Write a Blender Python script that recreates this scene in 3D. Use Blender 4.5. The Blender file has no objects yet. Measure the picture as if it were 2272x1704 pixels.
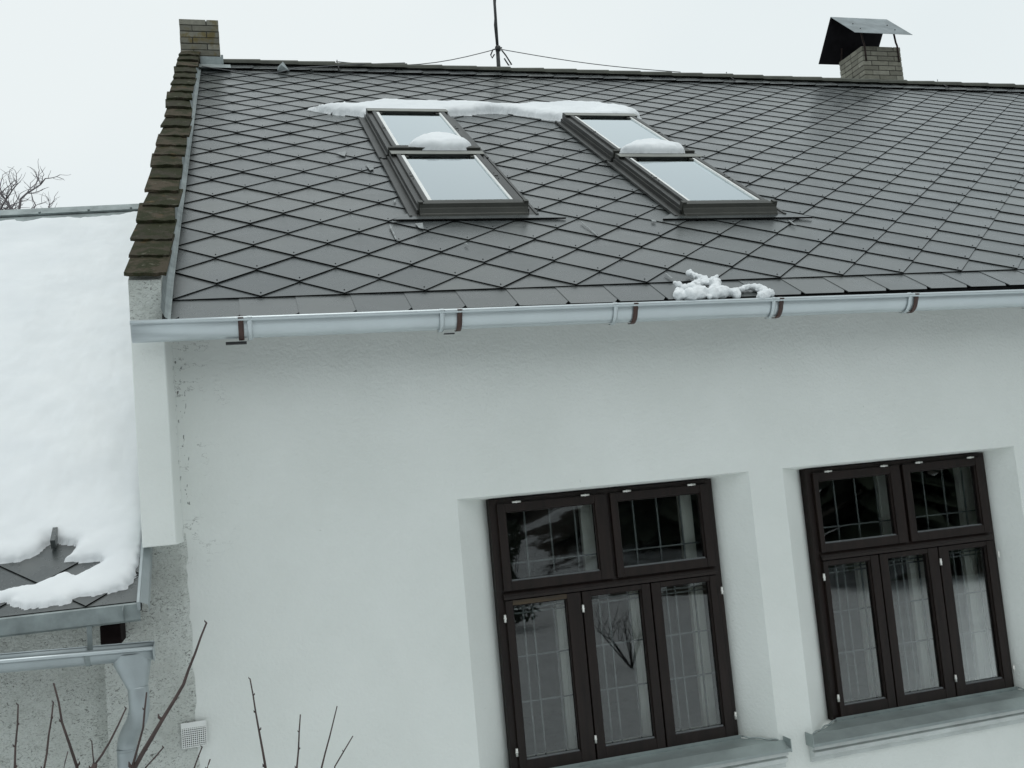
import bpy, math, random
import numpy as np
from mathutils import Vector, Matrix
random.seed(7)
R = math.radians
SC = bpy.context.scene
COL = SC.collection

# ------------------------------------------------------------------ camera
CAM = Vector((0.2795, -5.6405, -1.1147))
cr = Vector((0.96053546, -0.26326946, -0.08978204))
cu = Vector((0.06159509, -0.11344491, 0.99163315))
cf = Vector((0.27125204, 0.95802894, 0.09275175))
cam = bpy.data.cameras.new('camera')
cam.sensor_width = 36.0
cam.lens = 34.956
cam.clip_start = 0.05
cam.clip_end = 1000
camo = bpy.data.objects.new('camera', cam)
COL.objects.link(camo)
camo.matrix_world = Matrix(((cr.x, cu.x, -cf.x, CAM.x), (cr.y, cu.y, -cf.y, CAM.y), (cr.z, cu.z, -cf.z, CAM.z), (0, 0, 0, 1)))
SC.camera = camo

# ------------------------------------------------------------------ sky, sun, exposure
SUN_EL, SUN_AZ = R(84), math.atan2(0.15, -0.98)
w = bpy.data.worlds.new('World')
SC.world = w
w.use_nodes = True
nt = w.node_tree
nt.nodes.clear()
out = nt.nodes.new('ShaderNodeOutputWorld')
bg = nt.nodes.new('ShaderNodeBackground')
bg.inputs['Strength'].default_value = 0.1
sky = nt.nodes.new('ShaderNodeTexSky')
sky.sky_type = 'NISHITA'
sky.sun_disc = False
sky.sun_elevation = SUN_EL
sky.sun_rotation = SUN_AZ
sky.dust_density = 4.0
hs = nt.nodes.new('ShaderNodeHueSaturation')
hs.inputs['Saturation'].default_value = 0.2
nt.links.new(sky.outputs[0], hs.inputs['Color'])
# closed cloud cover: pale grey-white with broad soft patches
tc = nt.nodes.new('ShaderNodeTexCoord')
nz = nt.nodes.new('ShaderNodeTexNoise')
nz.inputs['Scale'].default_value = 1.5
nz.inputs['Detail'].default_value = 3.0
nt.links.new(tc.outputs['Generated'], nz.inputs['Vector'])
ramp = nt.nodes.new('ShaderNodeValToRGB')
ramp.color_ramp.elements[0].position = 0.3
ramp.color_ramp.elements[0].color = (7.1 / 10, 8.1 / 10, 8.45 / 10, 1)
ramp.color_ramp.elements[1].position = 0.66
ramp.color_ramp.elements[1].color = (8.7 / 10, 9.3 / 10, 9.4 / 10, 1)
nt.links.new(nz.outputs['Fac'], ramp.inputs['Fac'])
sc10 = nt.nodes.new('ShaderNodeMix')
sc10.data_type = 'RGBA'
sc10.blend_type = 'MULTIPLY'
sc10.inputs['Factor'].default_value = 1.0
sc10.inputs[7].default_value = (10, 10, 10, 1)
nt.links.new(ramp.outputs['Color'], sc10.inputs[6])
mx = nt.nodes.new('ShaderNodeMix')
mx.data_type = 'RGBA'
mx.inputs['Factor'].default_value = 0.93
nt.links.new(hs.outputs['Color'], mx.inputs[6])
nt.links.new(sc10.outputs[2], mx.inputs[7])
nt.links.new(mx.outputs[2], bg.inputs['Color'])
nt.links.new(bg.outputs[0], out.inputs['Surface'])

sl = bpy.data.lights.new('sun', 'SUN')
sl.energy = 0.8
sl.angle = R(30)
sl.color = (1.0, 0.98, 0.95)
so = bpy.data.objects.new('sun', sl)
COL.objects.link(so)
sd = Vector((math.sin(SUN_AZ) * math.cos(SUN_EL), math.cos(SUN_AZ) * math.cos(SUN_EL), math.sin(SUN_EL)))
so.rotation_euler = sd.to_track_quat('Z', 'Y').to_euler()
so.location = (2, -2, 18)

vs = SC.view_settings
vs.view_transform = 'Standard'
vs.look = 'None'
vs.exposure = 0.0
vs.gamma = 1.0
vs.use_curve_mapping = False

# ------------------------------------------------------------------ materials
def nmat(name):
    m = bpy.data.materials.new(name)
    m.use_nodes = True
    t = m.node_tree
    b = t.nodes['Principled BSDF']
    return m, t, b

def L(t, a, b):
    t.links.new(a, b)

def coords(t, kind='Object'):
    if kind == 'World':
        return t.nodes.new('ShaderNodeNewGeometry').outputs['Position']
    return t.nodes.new('ShaderNodeTexCoord').outputs[kind]

def scaled(t, vec, s):
    mp = t.nodes.new('ShaderNodeMapping')
    mp.inputs['Scale'].default_value = s if isinstance(s, tuple) else (s, s, s)
    L(t, vec, mp.inputs['Vector'])
    return mp.outputs[0]

def noise(t, vec, scale, detail=4, rough=0.6, dist=0.0):
    n = t.nodes.new('ShaderNodeTexNoise')
    n.inputs['Scale'].default_value = scale
    n.inputs['Detail'].default_value = detail
    n.inputs['Roughness'].default_value = rough
    n.inputs['Distortion'].default_value = dist
    L(t, vec, n.inputs['Vector'])
    return n.outputs['Fac']

def rampn(t, fac, stops):
    r = t.nodes.new('ShaderNodeValToRGB')
    cr_ = r.color_ramp
    while len(cr_.elements) < len(stops):
        cr_.elements.new(0.5)
    for e, (p, c) in zip(cr_.elements, stops):
        e.position = p
        e.color = (c, c, c, 1) if isinstance(c, (int, float)) else (*c, 1)
    L(t, fac, r.inputs['Fac'])
    return r.outputs['Color']

def mix(t, fac, a, b, mode='MIX'):
    m = t.nodes.new('ShaderNodeMix')
    m.data_type = 'RGBA'
    m.blend_type = mode
    for sock, v in ((m.inputs[0], fac), (m.inputs[6], a), (m.inputs[7], b)):
        if isinstance(v, (int, float)):
            sock.default_value = v
        elif isinstance(v, tuple):
            sock.default_value = (*v, 1)
        else:
            L(t, v, sock)
    return m.outputs[2]

def bump(t, b, h, strength, dist=0.01):
    n = t.nodes.new('ShaderNodeBump')
    n.inputs['Strength'].default_value = strength
    n.inputs['Distance'].default_value = dist
    L(t, h, n.inputs['Height'])
    L(t, n.outputs[0], b.inputs['Normal'])

def mathn(t, op, a, b=0.0):
    m = t.nodes.new('ShaderNodeMath')
    m.operation = op
    for s, v in ((m.inputs[0], a), (m.inputs[1], b)):
        if isinstance(v, (int, float)):
            s.default_value = v
        else:
            L(t, v, s)
    return m.outputs[0]

def simple(name, col, rough=0.6, metal=0.0, var=0.15, nscale=8, bmp=0.0, bscale=60, spec=0.5, kind='Object'):
    m, t, b = nmat(name)
    v = coords(t, kind)
    n = noise(t, v, nscale, 5)
    c0 = tuple(max(0, c * (1 - var)) for c in col)
    c1 = tuple(min(1, c * (1 + var)) for c in col)
    L(t, rampn(t, n, [(0.3, c0), (0.7, c1)]), b.inputs['Base Color'])
    b.inputs['Roughness'].default_value = rough
    b.inputs['Metallic'].default_value = metal
    b.inputs['Specular IOR Level'].default_value = spec
    if bmp:
        bump(t, b, noise(t, v, bscale, 4), bmp)
    return m

M = {}
# smooth white render, stippled, fine cracks by the inner corner
m, t, b = nmat('white_plaster'); v = coords(t)
n1 = noise(t, v, 1.3, 5, 0.6)
c = rampn(t, n1, [(0.3, (0.735, 0.762, 0.728)), (0.7, (0.800, 0.825, 0.795))])
spk = rampn(t, noise(t, v, 26, 2, 0.5), [(0.19, (0.55, 0.56, 0.53)), (0.25, (1, 1, 1))])
c = mix(t, 0.35, c, spk, 'MULTIPLY')
sx = t.nodes.new('ShaderNodeSeparateXYZ'); L(t, v, sx.inputs[0])
nearc = mathn(t, 'MULTIPLY', rampn(t, sx.outputs['X'], [(0.0, 1.0), (0.10, 0.9), (0.30, 0.0)]), rampn(t, mathn(t, 'MULTIPLY', sx.outputs['Z'], -0.5), [(0.08, 0.0), (0.12, 1.0), (0.60, 1.0), (0.75, 0.0)]))
nearc = mathn(t, 'MULTIPLY', nearc, mathn(t, 'GREATER_THAN', sx.outputs['X'], -0.024))
ln = mathn(t, 'ABSOLUTE', mathn(t, 'SUBTRACT', noise(t, scaled(t, v, (5, 5, 11)), 1.0, 5, 0.65), 0.5))
crk = mathn(t, 'MULTIPLY', rampn(t, ln, [(0.0, 1.0), (0.010, 0.0)]), rampn(t, noise(t, v, 5.0, 3), [(0.52, 0.0), (0.60, 1.0)]))
c = mix(t, mathn(t, 'MULTIPLY', mathn(t, 'MULTIPLY', crk, nearc), 0.75), c, (0.10, 0.10, 0.09))
corner = rampn(t, sx.outputs['X'], [(0.0, 1.0), (0.028, 1.0), (0.034, 0.0)])
blot = mathn(t, 'MULTIPLY', rampn(t, noise(t, scaled(t, v, (60, 60, 24)), 1.0, 3), [(0.63, 0.0), (0.66, 1.0)]), corner)
c = mix(t, mathn(t, 'MULTIPLY', mathn(t, 'MULTIPLY', blot, nearc), 0.8), c, (0.06, 0.06, 0.055))
L(t, c, b.inputs['Base Color']); b.inputs['Roughness'].default_value = 0.85
b.inputs['Specular IOR Level'].default_value = 0.2
hgt = mathn(t, 'ADD', noise(t, v, 55, 3, 0.5), mathn(t, 'MULTIPLY', noise(t, v, 7, 3), 0.6))
bump(t, b, hgt, 0.32, 0.012)
M['plaster'] = m
# old roughcast with dirt; dark strokes put scrapes and relief shade into the colour
m, t, b = nmat('old_roughcast'); v = coords(t)
n1 = noise(t, v, 3.2, 6, 0.65)
c = rampn(t, n1, [(0.32, (0.58, 0.605, 0.565)), (0.55, (0.72, 0.75, 0.71)), (0.75, (0.76, 0.79, 0.76))])
n2 = noise(t, scaled(t, v, (1.0, 1.0, 1.7)), 38, 6, 0.68, 2.2)
d = rampn(t, n2, [(0.37, (0.17, 0.17, 0.155)), (0.45, (0.90, 0.90, 0.90)), (0.6, (1, 1, 1))])
pat = rampn(t, noise(t, v, 6.5, 4, 0.6), [(0.38, 0.45), (0.60, 1.0)])
c = mix(t, pat, c, d, 'MULTIPLY')
L(t, c, b.inputs['Base Color']); b.inputs['Roughness'].default_value = 0.95
b.inputs['Specular IOR Level'].default_value = 0.1
bump(t, b, mathn(t, 'ADD', noise(t, v, 60, 6, 0.7, 0.3), noise(t, v, 14, 3)), 0.8, 0.02)
M['rough'] = m
# fibre cement roof tile
m, t, b = nmat('fibre_cement_tile'); v = coords(t); g = t.nodes.new('ShaderNodeNewGeometry'); wp = g.outputs['Position']
oi = t.nodes.new('ShaderNodeObjectInfo')
rnd = mathn(t, 'FRACT', mathn(t, 'ADD', g.outputs['Random Per Island'], oi.outputs['Random']))
base = rampn(t, rnd, [(0.0, (0.048, 0.055, 0.056)), (0.5, (0.062, 0.070, 0.070)), (1.0, (0.082, 0.089, 0.088))])
n1 = noise(t, wp, 5.5, 6, 0.65)
base = mix(t, 0.55, base, rampn(t, n1, [(0.3, (0.60, 0.62, 0.64)), (0.7, (1.32, 1.30, 1.26))]), 'MULTIPLY')
n2 = noise(t, scaled(t, wp, (1.0, 1.0, 1.0)), 0.9, 4, 0.6)
base = mix(t, 0.5, base, rampn(t, n2, [(0.35, (0.78, 0.80, 0.84)), (0.65, (1.16, 1.14, 1.08))]), 'MULTIPLY')
n3 = noise(t, scaled(t, wp, (14, 2.2, 2.2)), 1.0, 4, 0.6, 0.4)
n4 = noise(t, wp, 1.7, 2)
sm = mathn(t, 'MULTIPLY', rampn(t, n3, [(0.66, 0.0), (0.74, 1.0)]), rampn(t, n4, [(0.55, 0.0), (0.66, 1.0)]))
base = mix(t, mathn(t, 'MULTIPLY', sm, 0.45), base, (0.33, 0.35, 0.35))
L(t, base, b.inputs['Base Color'])
L(t, rampn(t, n1, [(0.3, 0.22), (0.7, 0.36)]), b.inputs['Roughness'])
b.inputs['Specular IOR Level'].default_value = 1.0
bump(t, b, mathn(t, 'ADD', noise(t, wp, 110, 2), mathn(t, 'MULTIPLY', noise(t, wp, 4.0, 2), 6.0)), 0.12, 0.004)
M['tile'] = m
M['tile_edge'] = simple('dark_tile_edge_shadow', (0.010, 0.010, 0.010), 0.9, var=0.3, spec=0.1)  # near-black colour holds the dark edge and the shadow line beneath it
M['underlay'] = simple('roof_underlay', (0.015, 0.015, 0.015), 0.9)
M['zinc'] = simple('galvanised_sheet', (0.53, 0.58, 0.595), 0.34, 0.5, 0.04, 4)
M['zinc_mid'] = simple('grey_galvanised_sheet', (0.36, 0.40, 0.41), 0.40, 0.5, 0.10, 6)
M['zinc_dull'] = simple('weathered_zinc', (0.25, 0.285, 0.285), 0.55, 0.45, 0.30, 7, 0.15, 40)
M['sill_zinc'] = simple('sill_sheet_metal', (0.33, 0.375, 0.37), 0.42, 0.5, 0.16, 5, 0.04, 30)
M['ledge'] = simple('grey_painted_ledge', (0.56, 0.59, 0.575), 0.85, 0, 0.12, 6, 0.2, 50, spec=0.2)
M['brown'] = simple('brown_painted_steel', (0.055, 0.026, 0.020), 0.5, 0.1, 0.25, 20)
M['wood'] = None
m, t, b = nmat('dark_brown_wood'); v = coords(t)
n1 = noise(t, scaled(t, v, (30, 30, 3)), 1.0, 4, 0.6)
L(t, rampn(t, n1, [(0.3, (0.0085, 0.0052, 0.0042)), (0.7, (0.0175, 0.0105, 0.0085))]), b.inputs['Base Color'])
b.inputs['Roughness'].default_value = 0.45
b.inputs['Specular IOR Level'].default_value = 0.3
bump(t, b, n1, 0.15, 0.003)
M['wood'] = m
m, t, b = nmat('bleached_brown_wood'); v = coords(t)
n1 = noise(t, scaled(t, v, (3, 30, 30)), 1.0, 5, 0.6)
L(t, rampn(t, n1, [(0.35, (0.018, 0.011, 0.007)), (0.7, (0.062, 0.040, 0.016))]), b.inputs['Base Color'])
b.inputs['Roughness'].default_value = 0.5
M['wood_worn'] = m
m, t, b = nmat('old_white_painted_wood'); v = coords(t)
n1 = noise(t, scaled(t, v, (40, 40, 3)), 1.0, 6, 0.7, 1.0)
n2 = noise(t, v, 3, 3)
c = rampn(t, n1, [(0.30, (0.42, 0.39, 0.33)), (0.38, (0.80, 0.79, 0.74)), (0.8, (0.88, 0.87, 0.83))])
L(t, c, b.inputs['Base Color']); b.inputs['Roughness'].default_value = 0.7
M['white_wood'] = m
M['white_paint'] = simple('white_paint', (0.80, 0.81, 0.79), 0.5, var=0.06)
M['chrome'] = simple('hinge_metal', (0.75, 0.74, 0.70), 0.3, 0.6, 0.1)
M['iron'] = simple('grey_iron_bar', (0.17, 0.18, 0.185), 0.5, 0.2, 0.2, 30)
M['alu'] = simple('dark_grey_aluminium', (0.040, 0.041, 0.038), 0.45, 0.15, 0.22, 6, 0.05, 50)
M['alu_front'] = simple('dark_olive_aluminium', (0.040, 0.041, 0.034), 0.5, 0.2, 0.2, 6)
M['alu_light'] = simple('light_grey_aluminium', (0.42, 0.43, 0.41), 0.4, 0.4, 0.12, 6)
M['alu_hood'] = simple('pale_olive_aluminium', (0.20, 0.205, 0.18), 0.4, 0.3, 0.15, 6)
M['smear'] = simple('grey_sealant', (0.26, 0.275, 0.275), 0.7, 0, 0.3, 30)
M['curtain'] = simple('pale_curtain', (0.60, 0.62, 0.60), 0.9, var=0.15, nscale=3)
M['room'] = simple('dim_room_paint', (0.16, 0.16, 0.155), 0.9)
M['mast'] = simple('dark_galvanised_mast', (0.045, 0.048, 0.048), 0.6, 0.2, 0.4, 12)
M['wire'] = simple('grey_wire', (0.12, 0.125, 0.13), 0.5, 0.3)
M['cable'] = simple('black_cable', (0.012, 0.012, 0.013), 0.5)
M['cap_sheet'] = simple('grey_cap_sheet', (0.22, 0.25, 0.26), 0.55, 0.35, 0.25, 5, 0.1, 30)
M['cap_dark'] = simple('dark_cap_sheet', (0.014, 0.013, 0.016), 0.8, 0.0, 0.3, 8, spec=0.2)  # near-black colour for the cap's underside, rear edges and rivets
M['rust'] = simple('rusty_strap', (0.045, 0.030, 0.026), 0.8, 0.1, 0.4, 30)
M['ridge'] = simple('ridge_cap_cement', (0.062, 0.066, 0.052), 0.75, 0, 0.3, 5, 0.2, 60)
M['recess_shade'] = simple('dark_brown_recess_shade', (0.012, 0.008, 0.008), 0.9, 0, 0.3, 20, spec=0.1)

def glass(name, base_fac, tint=(1, 1, 1)):
    m = bpy.data.materials.new(name); m.use_nodes = True
    t = m.node_tree; t.nodes.clear()
    o = t.nodes.new('ShaderNodeOutputMaterial')
    gl = t.nodes.new('ShaderNodeBsdfGlossy'); gl.inputs['Roughness'].default_value = 0.012
    gl.inputs['Color'].default_value = (*tint, 1)
    tr = t.nodes.new('ShaderNodeBsdfTransparent'); tr.inputs['Color'].default_value = (0.92, 0.945, 0.935, 1)
    fr = t.nodes.new('ShaderNodeFresnel'); fr.inputs['IOR'].default_value = 1.5
    a = mathn(t, 'MINIMUM', mathn(t, 'ADD', mathn(t, 'MULTIPLY', fr.outputs[0], 1.15), base_fac), 1.0)
    mxs = t.nodes.new('ShaderNodeMixShader')
    v = coords(t)
    bn = t.nodes.new('ShaderNodeBump'); bn.inputs['Strength'].default_value = 0.05; bn.inputs['Distance'].default_value = 0.004
    L(t, noise(t, v, 2.2, 2), bn.inputs['Height'])
    L(t, bn.outputs[0], gl.inputs['Normal'])
    L(t, a, mxs.inputs[0]); L(t, tr.outputs[0], mxs.inputs[1]); L(t, gl.outputs[0], mxs.inputs[2])
    L(t, mxs.outputs[0], o.inputs['Surface'])
    return m
M['glass'] = glass('window_glass', 0.004)
M['glass_sky'] = glass('coated_skylight_glass', 0.38, (0.90, 0.97, 1.0))

# mossy clay tile
m, t, b = nmat('mossy_clay_tile'); v = coords(t); wp = coords(t, 'World')
oi = t.nodes.new('ShaderNodeObjectInfo')
c = rampn(t, oi.outputs['Random'], [(0, (0.040, 0.037, 0.026)), (0.5, (0.056, 0.049, 0.035)), (1, (0.080, 0.064, 0.045))])
n1 = noise(t, wp, 7, 6, 0.7)
c = mix(t, rampn(t, n1, [(0.44, 0.0), (0.54, 0.95)]), c, (0.030, 0.033, 0.016))
n2 = noise(t, wp, 15, 4, 0.6)
c = mix(t, rampn(t, n2, [(0.62, 0.0), (0.70, 0.55)]), c, (0.16, 0.15, 0.12))
n3 = noise(t, wp, 4.5, 3, 0.6)
c = mix(t, rampn(t, n3, [(0.62, 0.0), (0.72, 0.5)]), c, (0.15, 0.085, 0.03))
L(t, c, b.inputs['Base Color']); b.inputs['Roughness'].default_value = 0.95
b.inputs['Specular IOR Level'].default_value = 0.15
bump(t, b, mathn(t, 'ADD', n1, noise(t, wp, 70, 4)), 0.7, 0.01)
M['clay'] = m

def brickmat(name, lich, k=1.0):
    m, t, b = nmat(name); wp = coords(t, 'World')
    oi = t.nodes.new('ShaderNodeObjectInfo')
    c = rampn(t, oi.outputs['Random'], [(0, (0.145 * k, 0.140 * k, 0.112 * k)), (0.5, (0.195 * k, 0.189 * k, 0.152 * k)), (1, (0.235 * k, 0.228 * k, 0.188 * k))])
    n1 = noise(t, wp, 12, 5, 0.65)
    c = mix(t, 0.6, c, rampn(t, n1, [(0.3, 0.6), (0.7, 1.15)]), 'MULTIPLY')
    if lich:
        n2 = noise(t, wp, 5, 4, 0.6)
        c = mix(t, rampn(t, n2, [(0.53, 0.0), (0.63, 0.75)]), c, (0.12, 0.088, 0.018))
    L(t, c, b.inputs['Base Color']); b.inputs['Roughness'].default_value = 0.9
    bump(t, b, noise(t, wp, 60, 4), 0.4, 0.006)
    return m
M['brick'] = brickmat('grey_buff_brick', False, 1.45)
M['brick_lichen'] = brickmat('lichen_brick', True)
M['mortar'] = simple('dark_mortar', (0.035, 0.033, 0.030), 0.95, var=0.3, nscale=20)

m, t, b = nmat('snow'); wp = coords(t, 'World')
n1 = noise(t, wp, 2.2, 4, 0.55)
L(t, rampn(t, n1, [(0.3, (0.74, 0.765, 0.78)), (0.7, (0.82, 0.84, 0.85))]), b.inputs['Base Color'])
b.inputs['Roughness'].default_value = 0.75
b.inputs['Specular IOR Level'].default_value = 0.15
bump(t, b, mathn(t, 'ADD', mathn(t, 'MULTIPLY', noise(t, wp, 90, 4), 0.25), noise(t, wp, 6, 2)), 0.07, 0.012)
M['snow'] = m
M['bark'] = simple('dark_bark', (0.050, 0.042, 0.042), 0.9, var=0.3)
M['bark_far'] = simple('pale_twig_bark', (0.21, 0.19, 0.20), 0.9, var=0.3)
M['shoot'] = simple('reddish_shoot_bark', (0.060, 0.040, 0.036), 0.7, var=0.35, nscale=25)
M['needle'] = simple('spruce_needles', (0.020, 0.030, 0.016), 0.9, var=0.4, nscale=2)
M['ivy'] = simple('dark_evergreen_leaf', (0.020, 0.032, 0.016), 0.6, var=0.4, nscale=9)
m, t, b = nmat('leaf_litter_with_snow'); wp = coords(t, 'World')
n1 = noise(t, scaled(t, wp, (0.35, 0.9, 1.0)), 0.7, 6, 0.65, 0.6)
L(t, rampn(t, n1, [(0.44, (0.030, 0.025, 0.018)), (0.50, (0.045, 0.038, 0.028)), (0.55, (0.72, 0.75, 0.77))]), b.inputs['Base Color'])
b.inputs['Roughness'].default_value = 0.95
bump(t, b, noise(t, wp, 6, 5), 0.6, 0.1)
M['bank'] = m

# ------------------------------------------------------------------ mesh helpers
def ident(x, y, z):
    return (x, y, z)

class MB:
    def __init__(s, xf=None):
        s.v = []; s.f = []; s.m = []; s.sm = []; s.xf = xf or ident
    def add(s, pts, faces, mat=0, smooth=False):
        o = len(s.v)
        s.v += [s.xf(*p) for p in pts]
        for f in faces:
            s.f.append([o + i for i in f]); s.m.append(mat); s.sm.append(smooth)
        return s
    def box(s, x0, x1, y0, y1, z0, z1, mat=0, sides=None):
        p = [(x0, y0, z0), (x1, y0, z0), (x1, y1, z0), (x0, y1, z0), (x0, y0, z1), (x1, y0, z1), (x1, y1, z1), (x0, y1, z1)]
        f = [(3, 2, 1, 0), (4, 5, 6, 7), (0, 1, 5, 4), (1, 2, 6, 5), (2, 3, 7, 6), (3, 0, 4, 7)]
        return s.add(p, f, mat)
    def quad(s, a, b_, c, d, mat=0):
        return s.add([a, b_, c, d], [(0, 1, 2, 3)], mat)
    def prism(s, poly, axis_pts, mat=0):
        """poly: list of points p -> two copies given by axis_pts=(fn0, fn1)"""
        n = len(poly)
        a = [axis_pts[0](*q) for q in poly]; c = [axis_pts[1](*q) for q in poly]
        f = [tuple(range(n - 1, -1, -1)), tuple(range(n, 2 * n))] + [(i, (i + 1) % n, n + (i + 1) % n, n + i) for i in range(n)]
        return s.add(a + c, f, mat)
    def tube(s, pts, rad, n=8, mat=0, cap=True, smooth=True):
        pts = [Vector(p) for p in pts]
        if not isinstance(rad, (list, tuple)):
            rad = [rad] * len(pts)
        o = len(s.v); up = Vector((0.123, 0.31, 0.94)).normalized()
        for i, p in enumerate(pts):
            d = (pts[min(i + 1, len(pts) - 1)] - pts[max(i - 1, 0)]).normalized()
            a = d.cross(up)
            if a.length < 1e-3: a = d.cross(Vector((1, 0, 0)))
            a.normalize(); b_ = a.cross(d)
            for k in range(n):
                th = 2 * math.pi * k / n
                q = p + (a * math.cos(th) + b_ * math.sin(th)) * rad[i]
                s.v.append(s.xf(*q))
        for i in range(len(pts) - 1):
            for k in range(n):
                s.f.append([o + i * n + k, o + i * n + (k + 1) % n, o + (i + 1) * n + (k + 1) % n, o + (i + 1) * n + k]); s.m.append(mat); s.sm.append(smooth)
        if cap:
            s.f.append([o + k for k in range(n)][::-1]); s.m.append(mat); s.sm.append(False)
            e = o + (len(pts) - 1) * n
            s.f.append([e + k for k in range(n)]); s.m.append(mat); s.sm.append(False)
        return s
    def mesh(s, name, mats):
        me = bpy.data.meshes.new(name)
        me.from_pydata([tuple(p) for p in s.v], [], s.f)
        for x in (mats if isinstance(mats, (list, tuple)) else [mats]):
            me.materials.append(x)
        me.polygons.foreach_set('material_index', s.m)
        me.polygons.foreach_set('use_smooth', s.sm)
        me.update()
        return me
    def build(s, name, mats, parent=None, bevel=0.0):
        o = bpy.data.objects.new(name, s.mesh(name, mats))
        link(o, parent)
        if bevel:
            bv = o.modifiers.new('bevel', 'BEVEL'); bv.width = bevel; bv.segments = 2; bv.limit_method = 'ANGLE'; bv.angle_limit = R(40)
        return o

def link(o, parent=None):
    COL.objects.link(o)
    if parent is not None:
        o.parent = parent
        if parent.type == 'EMPTY':
            o.matrix_parent_inverse = Matrix.Translation(-parent.location)

def empty(name, loc, label, cat, group=None):
    o = bpy.data.objects.new(name, None)
    o.location = loc
    o.empty_display_size = 0.3
    COL.objects.link(o)
    return tag(o, label, cat, group)

def tag(o, label, cat, group=None, kind=None):
    o['label'] = label
    o['category'] = cat
    if group: o['group'] = group
    if kind: o['kind'] = kind
    return o

def struct(o):
    o['kind'] = 'structure'
    return o

def hash2(ix, iy, seed):
    h = np.sin(ix * 127.1 + iy * 311.7 + seed * 74.7) * 43758.5453
    return h - np.floor(h)

def vnoise(x, y, seed=0):
    ix, iy = np.floor(x), np.floor(y)
    fx, fy = x - ix, y - iy
    fx = fx * fx * (3 - 2 * fx); fy = fy * fy * (3 - 2 * fy)
    a = hash2(ix, iy, seed); b_ = hash2(ix + 1, iy, seed); c = hash2(ix, iy + 1, seed); d = hash2(ix + 1, iy + 1, seed)
    return (a * (1 - fx) + b_ * fx) * (1 - fy) + (c * (1 - fx) + d * fx) * fy

def fbm(x, y, seed=0, o=4):
    r = 0; a = 0.5
    for k in range(o):
        r = r + a * (vnoise(x * 2 ** k, y * 2 ** k, seed + k) - 0.5); a *= 0.55
    return r

# ------------------------------------------------------------------ roof frames
TH = R(33.262)
CT, ST = math.cos(TH), math.sin(TH)
def RP(x, s, h=0.0):                       # main roof: x along the eave, s up the slope, h out of the slope
    return (x, s * CT - h * ST, s * ST + h * CT)
NY0, NZ0 = -0.35, -1.563
def NP(x, s, h=0.0):                       # roof of the lower neighbour
    return (x, NY0 + s * CT - h * ST, NZ0 + s * ST + h * CT)
ROT = Matrix(((1, 0, 0), (0, CT, -ST), (0, ST, CT))).to_4x4()

SU, SV = 0.467, 0.2175
XR = 15.5                                   # right end of the house
def strip_s(x): return float(np.interp(x, [-1, 0.4, 3.7, 6.4, 11.4, 16], [7.08, 7.07, 7.0, 6.92, 6.66, 6.42]))
def ridge_s(x): return strip_s(x) + 0.27
def left_x(s): return -0.036 + 0.0245 * max(s, 0)
WY, FY = -0.08, 0.08                        # wall face, window frame plane
GZ = -4.3                                   # garden level
WS, WO = 1.036, (-0.0101, 0.2031, 0.0401)   # street wall and windows enlarged about the camera, set back to deepen the eave's shade
def WX(x, y, z): return (x * WS + WO[0], y * WS + WO[1], z * WS + WO[2])
WALL_Y = WY * WS + WO[1]

# ------------------------------------------------------------------ setting: ground, bank
gx = np.concatenate([np.linspace(-220, -30, 12), np.linspace(-26, 36, 60), np.linspace(42, 220, 12)])
gy = np.concatenate([np.linspace(-220, -40, 10), np.linspace(-36, 30, 60), np.linspace(36, 220, 10)])
GX, GY = np.meshgrid(gx, gy)
GZZ = GZ + 0.35 * fbm(GX * 0.22, GY * 0.22, 3)
mb = MB(); nx = len(gx)
mb.v = [(float(a), float(b_), float(c)) for a, b_, c in zip(GX.ravel(), GY.ravel(), GZZ.ravel())]
for j in range(len(gy) - 1):
    for i in range(nx - 1):
        mb.f.append([j * nx + i, j * nx + i + 1, (j + 1) * nx + i + 1, (j + 1) * nx + i]); mb.m.append(0); mb.sm.append(True)
struct(mb.build('ground', M['snow']))
# wooded bank on the far side of the garden (mirrored in the window panes)
def edge_y(x): return np.interp(x, [-40, 0, 8, 16, 40], [-24, -19.5, -17.0, -12.5, -6])
bx = np.linspace(-45, 60, 80); bt = np.linspace(0, 1, 26)
BX, BT = np.meshgrid(bx, bt)
BY = edge_y(BX) - BT * 38
BZ = GZ - 0.4 + 0.6 * np.minimum(BT * 30, 1) + (BT ** 1.15) * 15 + 1.6 * fbm(BX * 0.3, BY * 0.3, 9) * np.minimum(BT * 8, 1)
mb = MB(); nx = len(bx)
mb.v = [(float(a), float(b_), float(c)) for a, b_, c in zip(BX.ravel(), BY.ravel(), BZ.ravel())]
for j in range(len(bt) - 1):
    for i in range(nx - 1):
        mb.f.append([j * nx + i, (j + 1) * nx + i, (j + 1) * nx + i + 1, j * nx + i + 1]); mb.m.append(0); mb.sm.append(True)
struct(mb.build('hillside', M['bank']))

# ------------------------------------------------------------------ the white house
house = empty('white_house', (7.5, 3, GZ), 'white plastered house with dark diamond tiled roof and brown casement windows', 'house')

WIN = [dict(o=(1.47, 3.315), i=(1.69, 3.135), up=[(1.78, 2.34), (2.487, 3.04)], lo=[(1.775, 2.11), (2.26, 2.585), (2.71, 3.04)],
            spl=[2.20, 2.645], upl=2.43, hinge=[1.72, 2.20, 3.11], hup=[1.85, 2.28, 2.55, 2.98], sill=(1.44, 3.345)),
       dict(o=(3.55, 5.305), i=(3.80, 5.187), up=[(3.875, 4.42), (4.57, 5.095)], lo=[(3.875, 4.19), (4.32, 4.63), (4.79, 5.095)],
            spl=[4.255, 4.71], upl=4.505, hinge=[3.83, 4.71, 5.17], hup=[3.95, 4.37, 4.64, 5.05], sill=(3.50, 5.36))]
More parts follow.
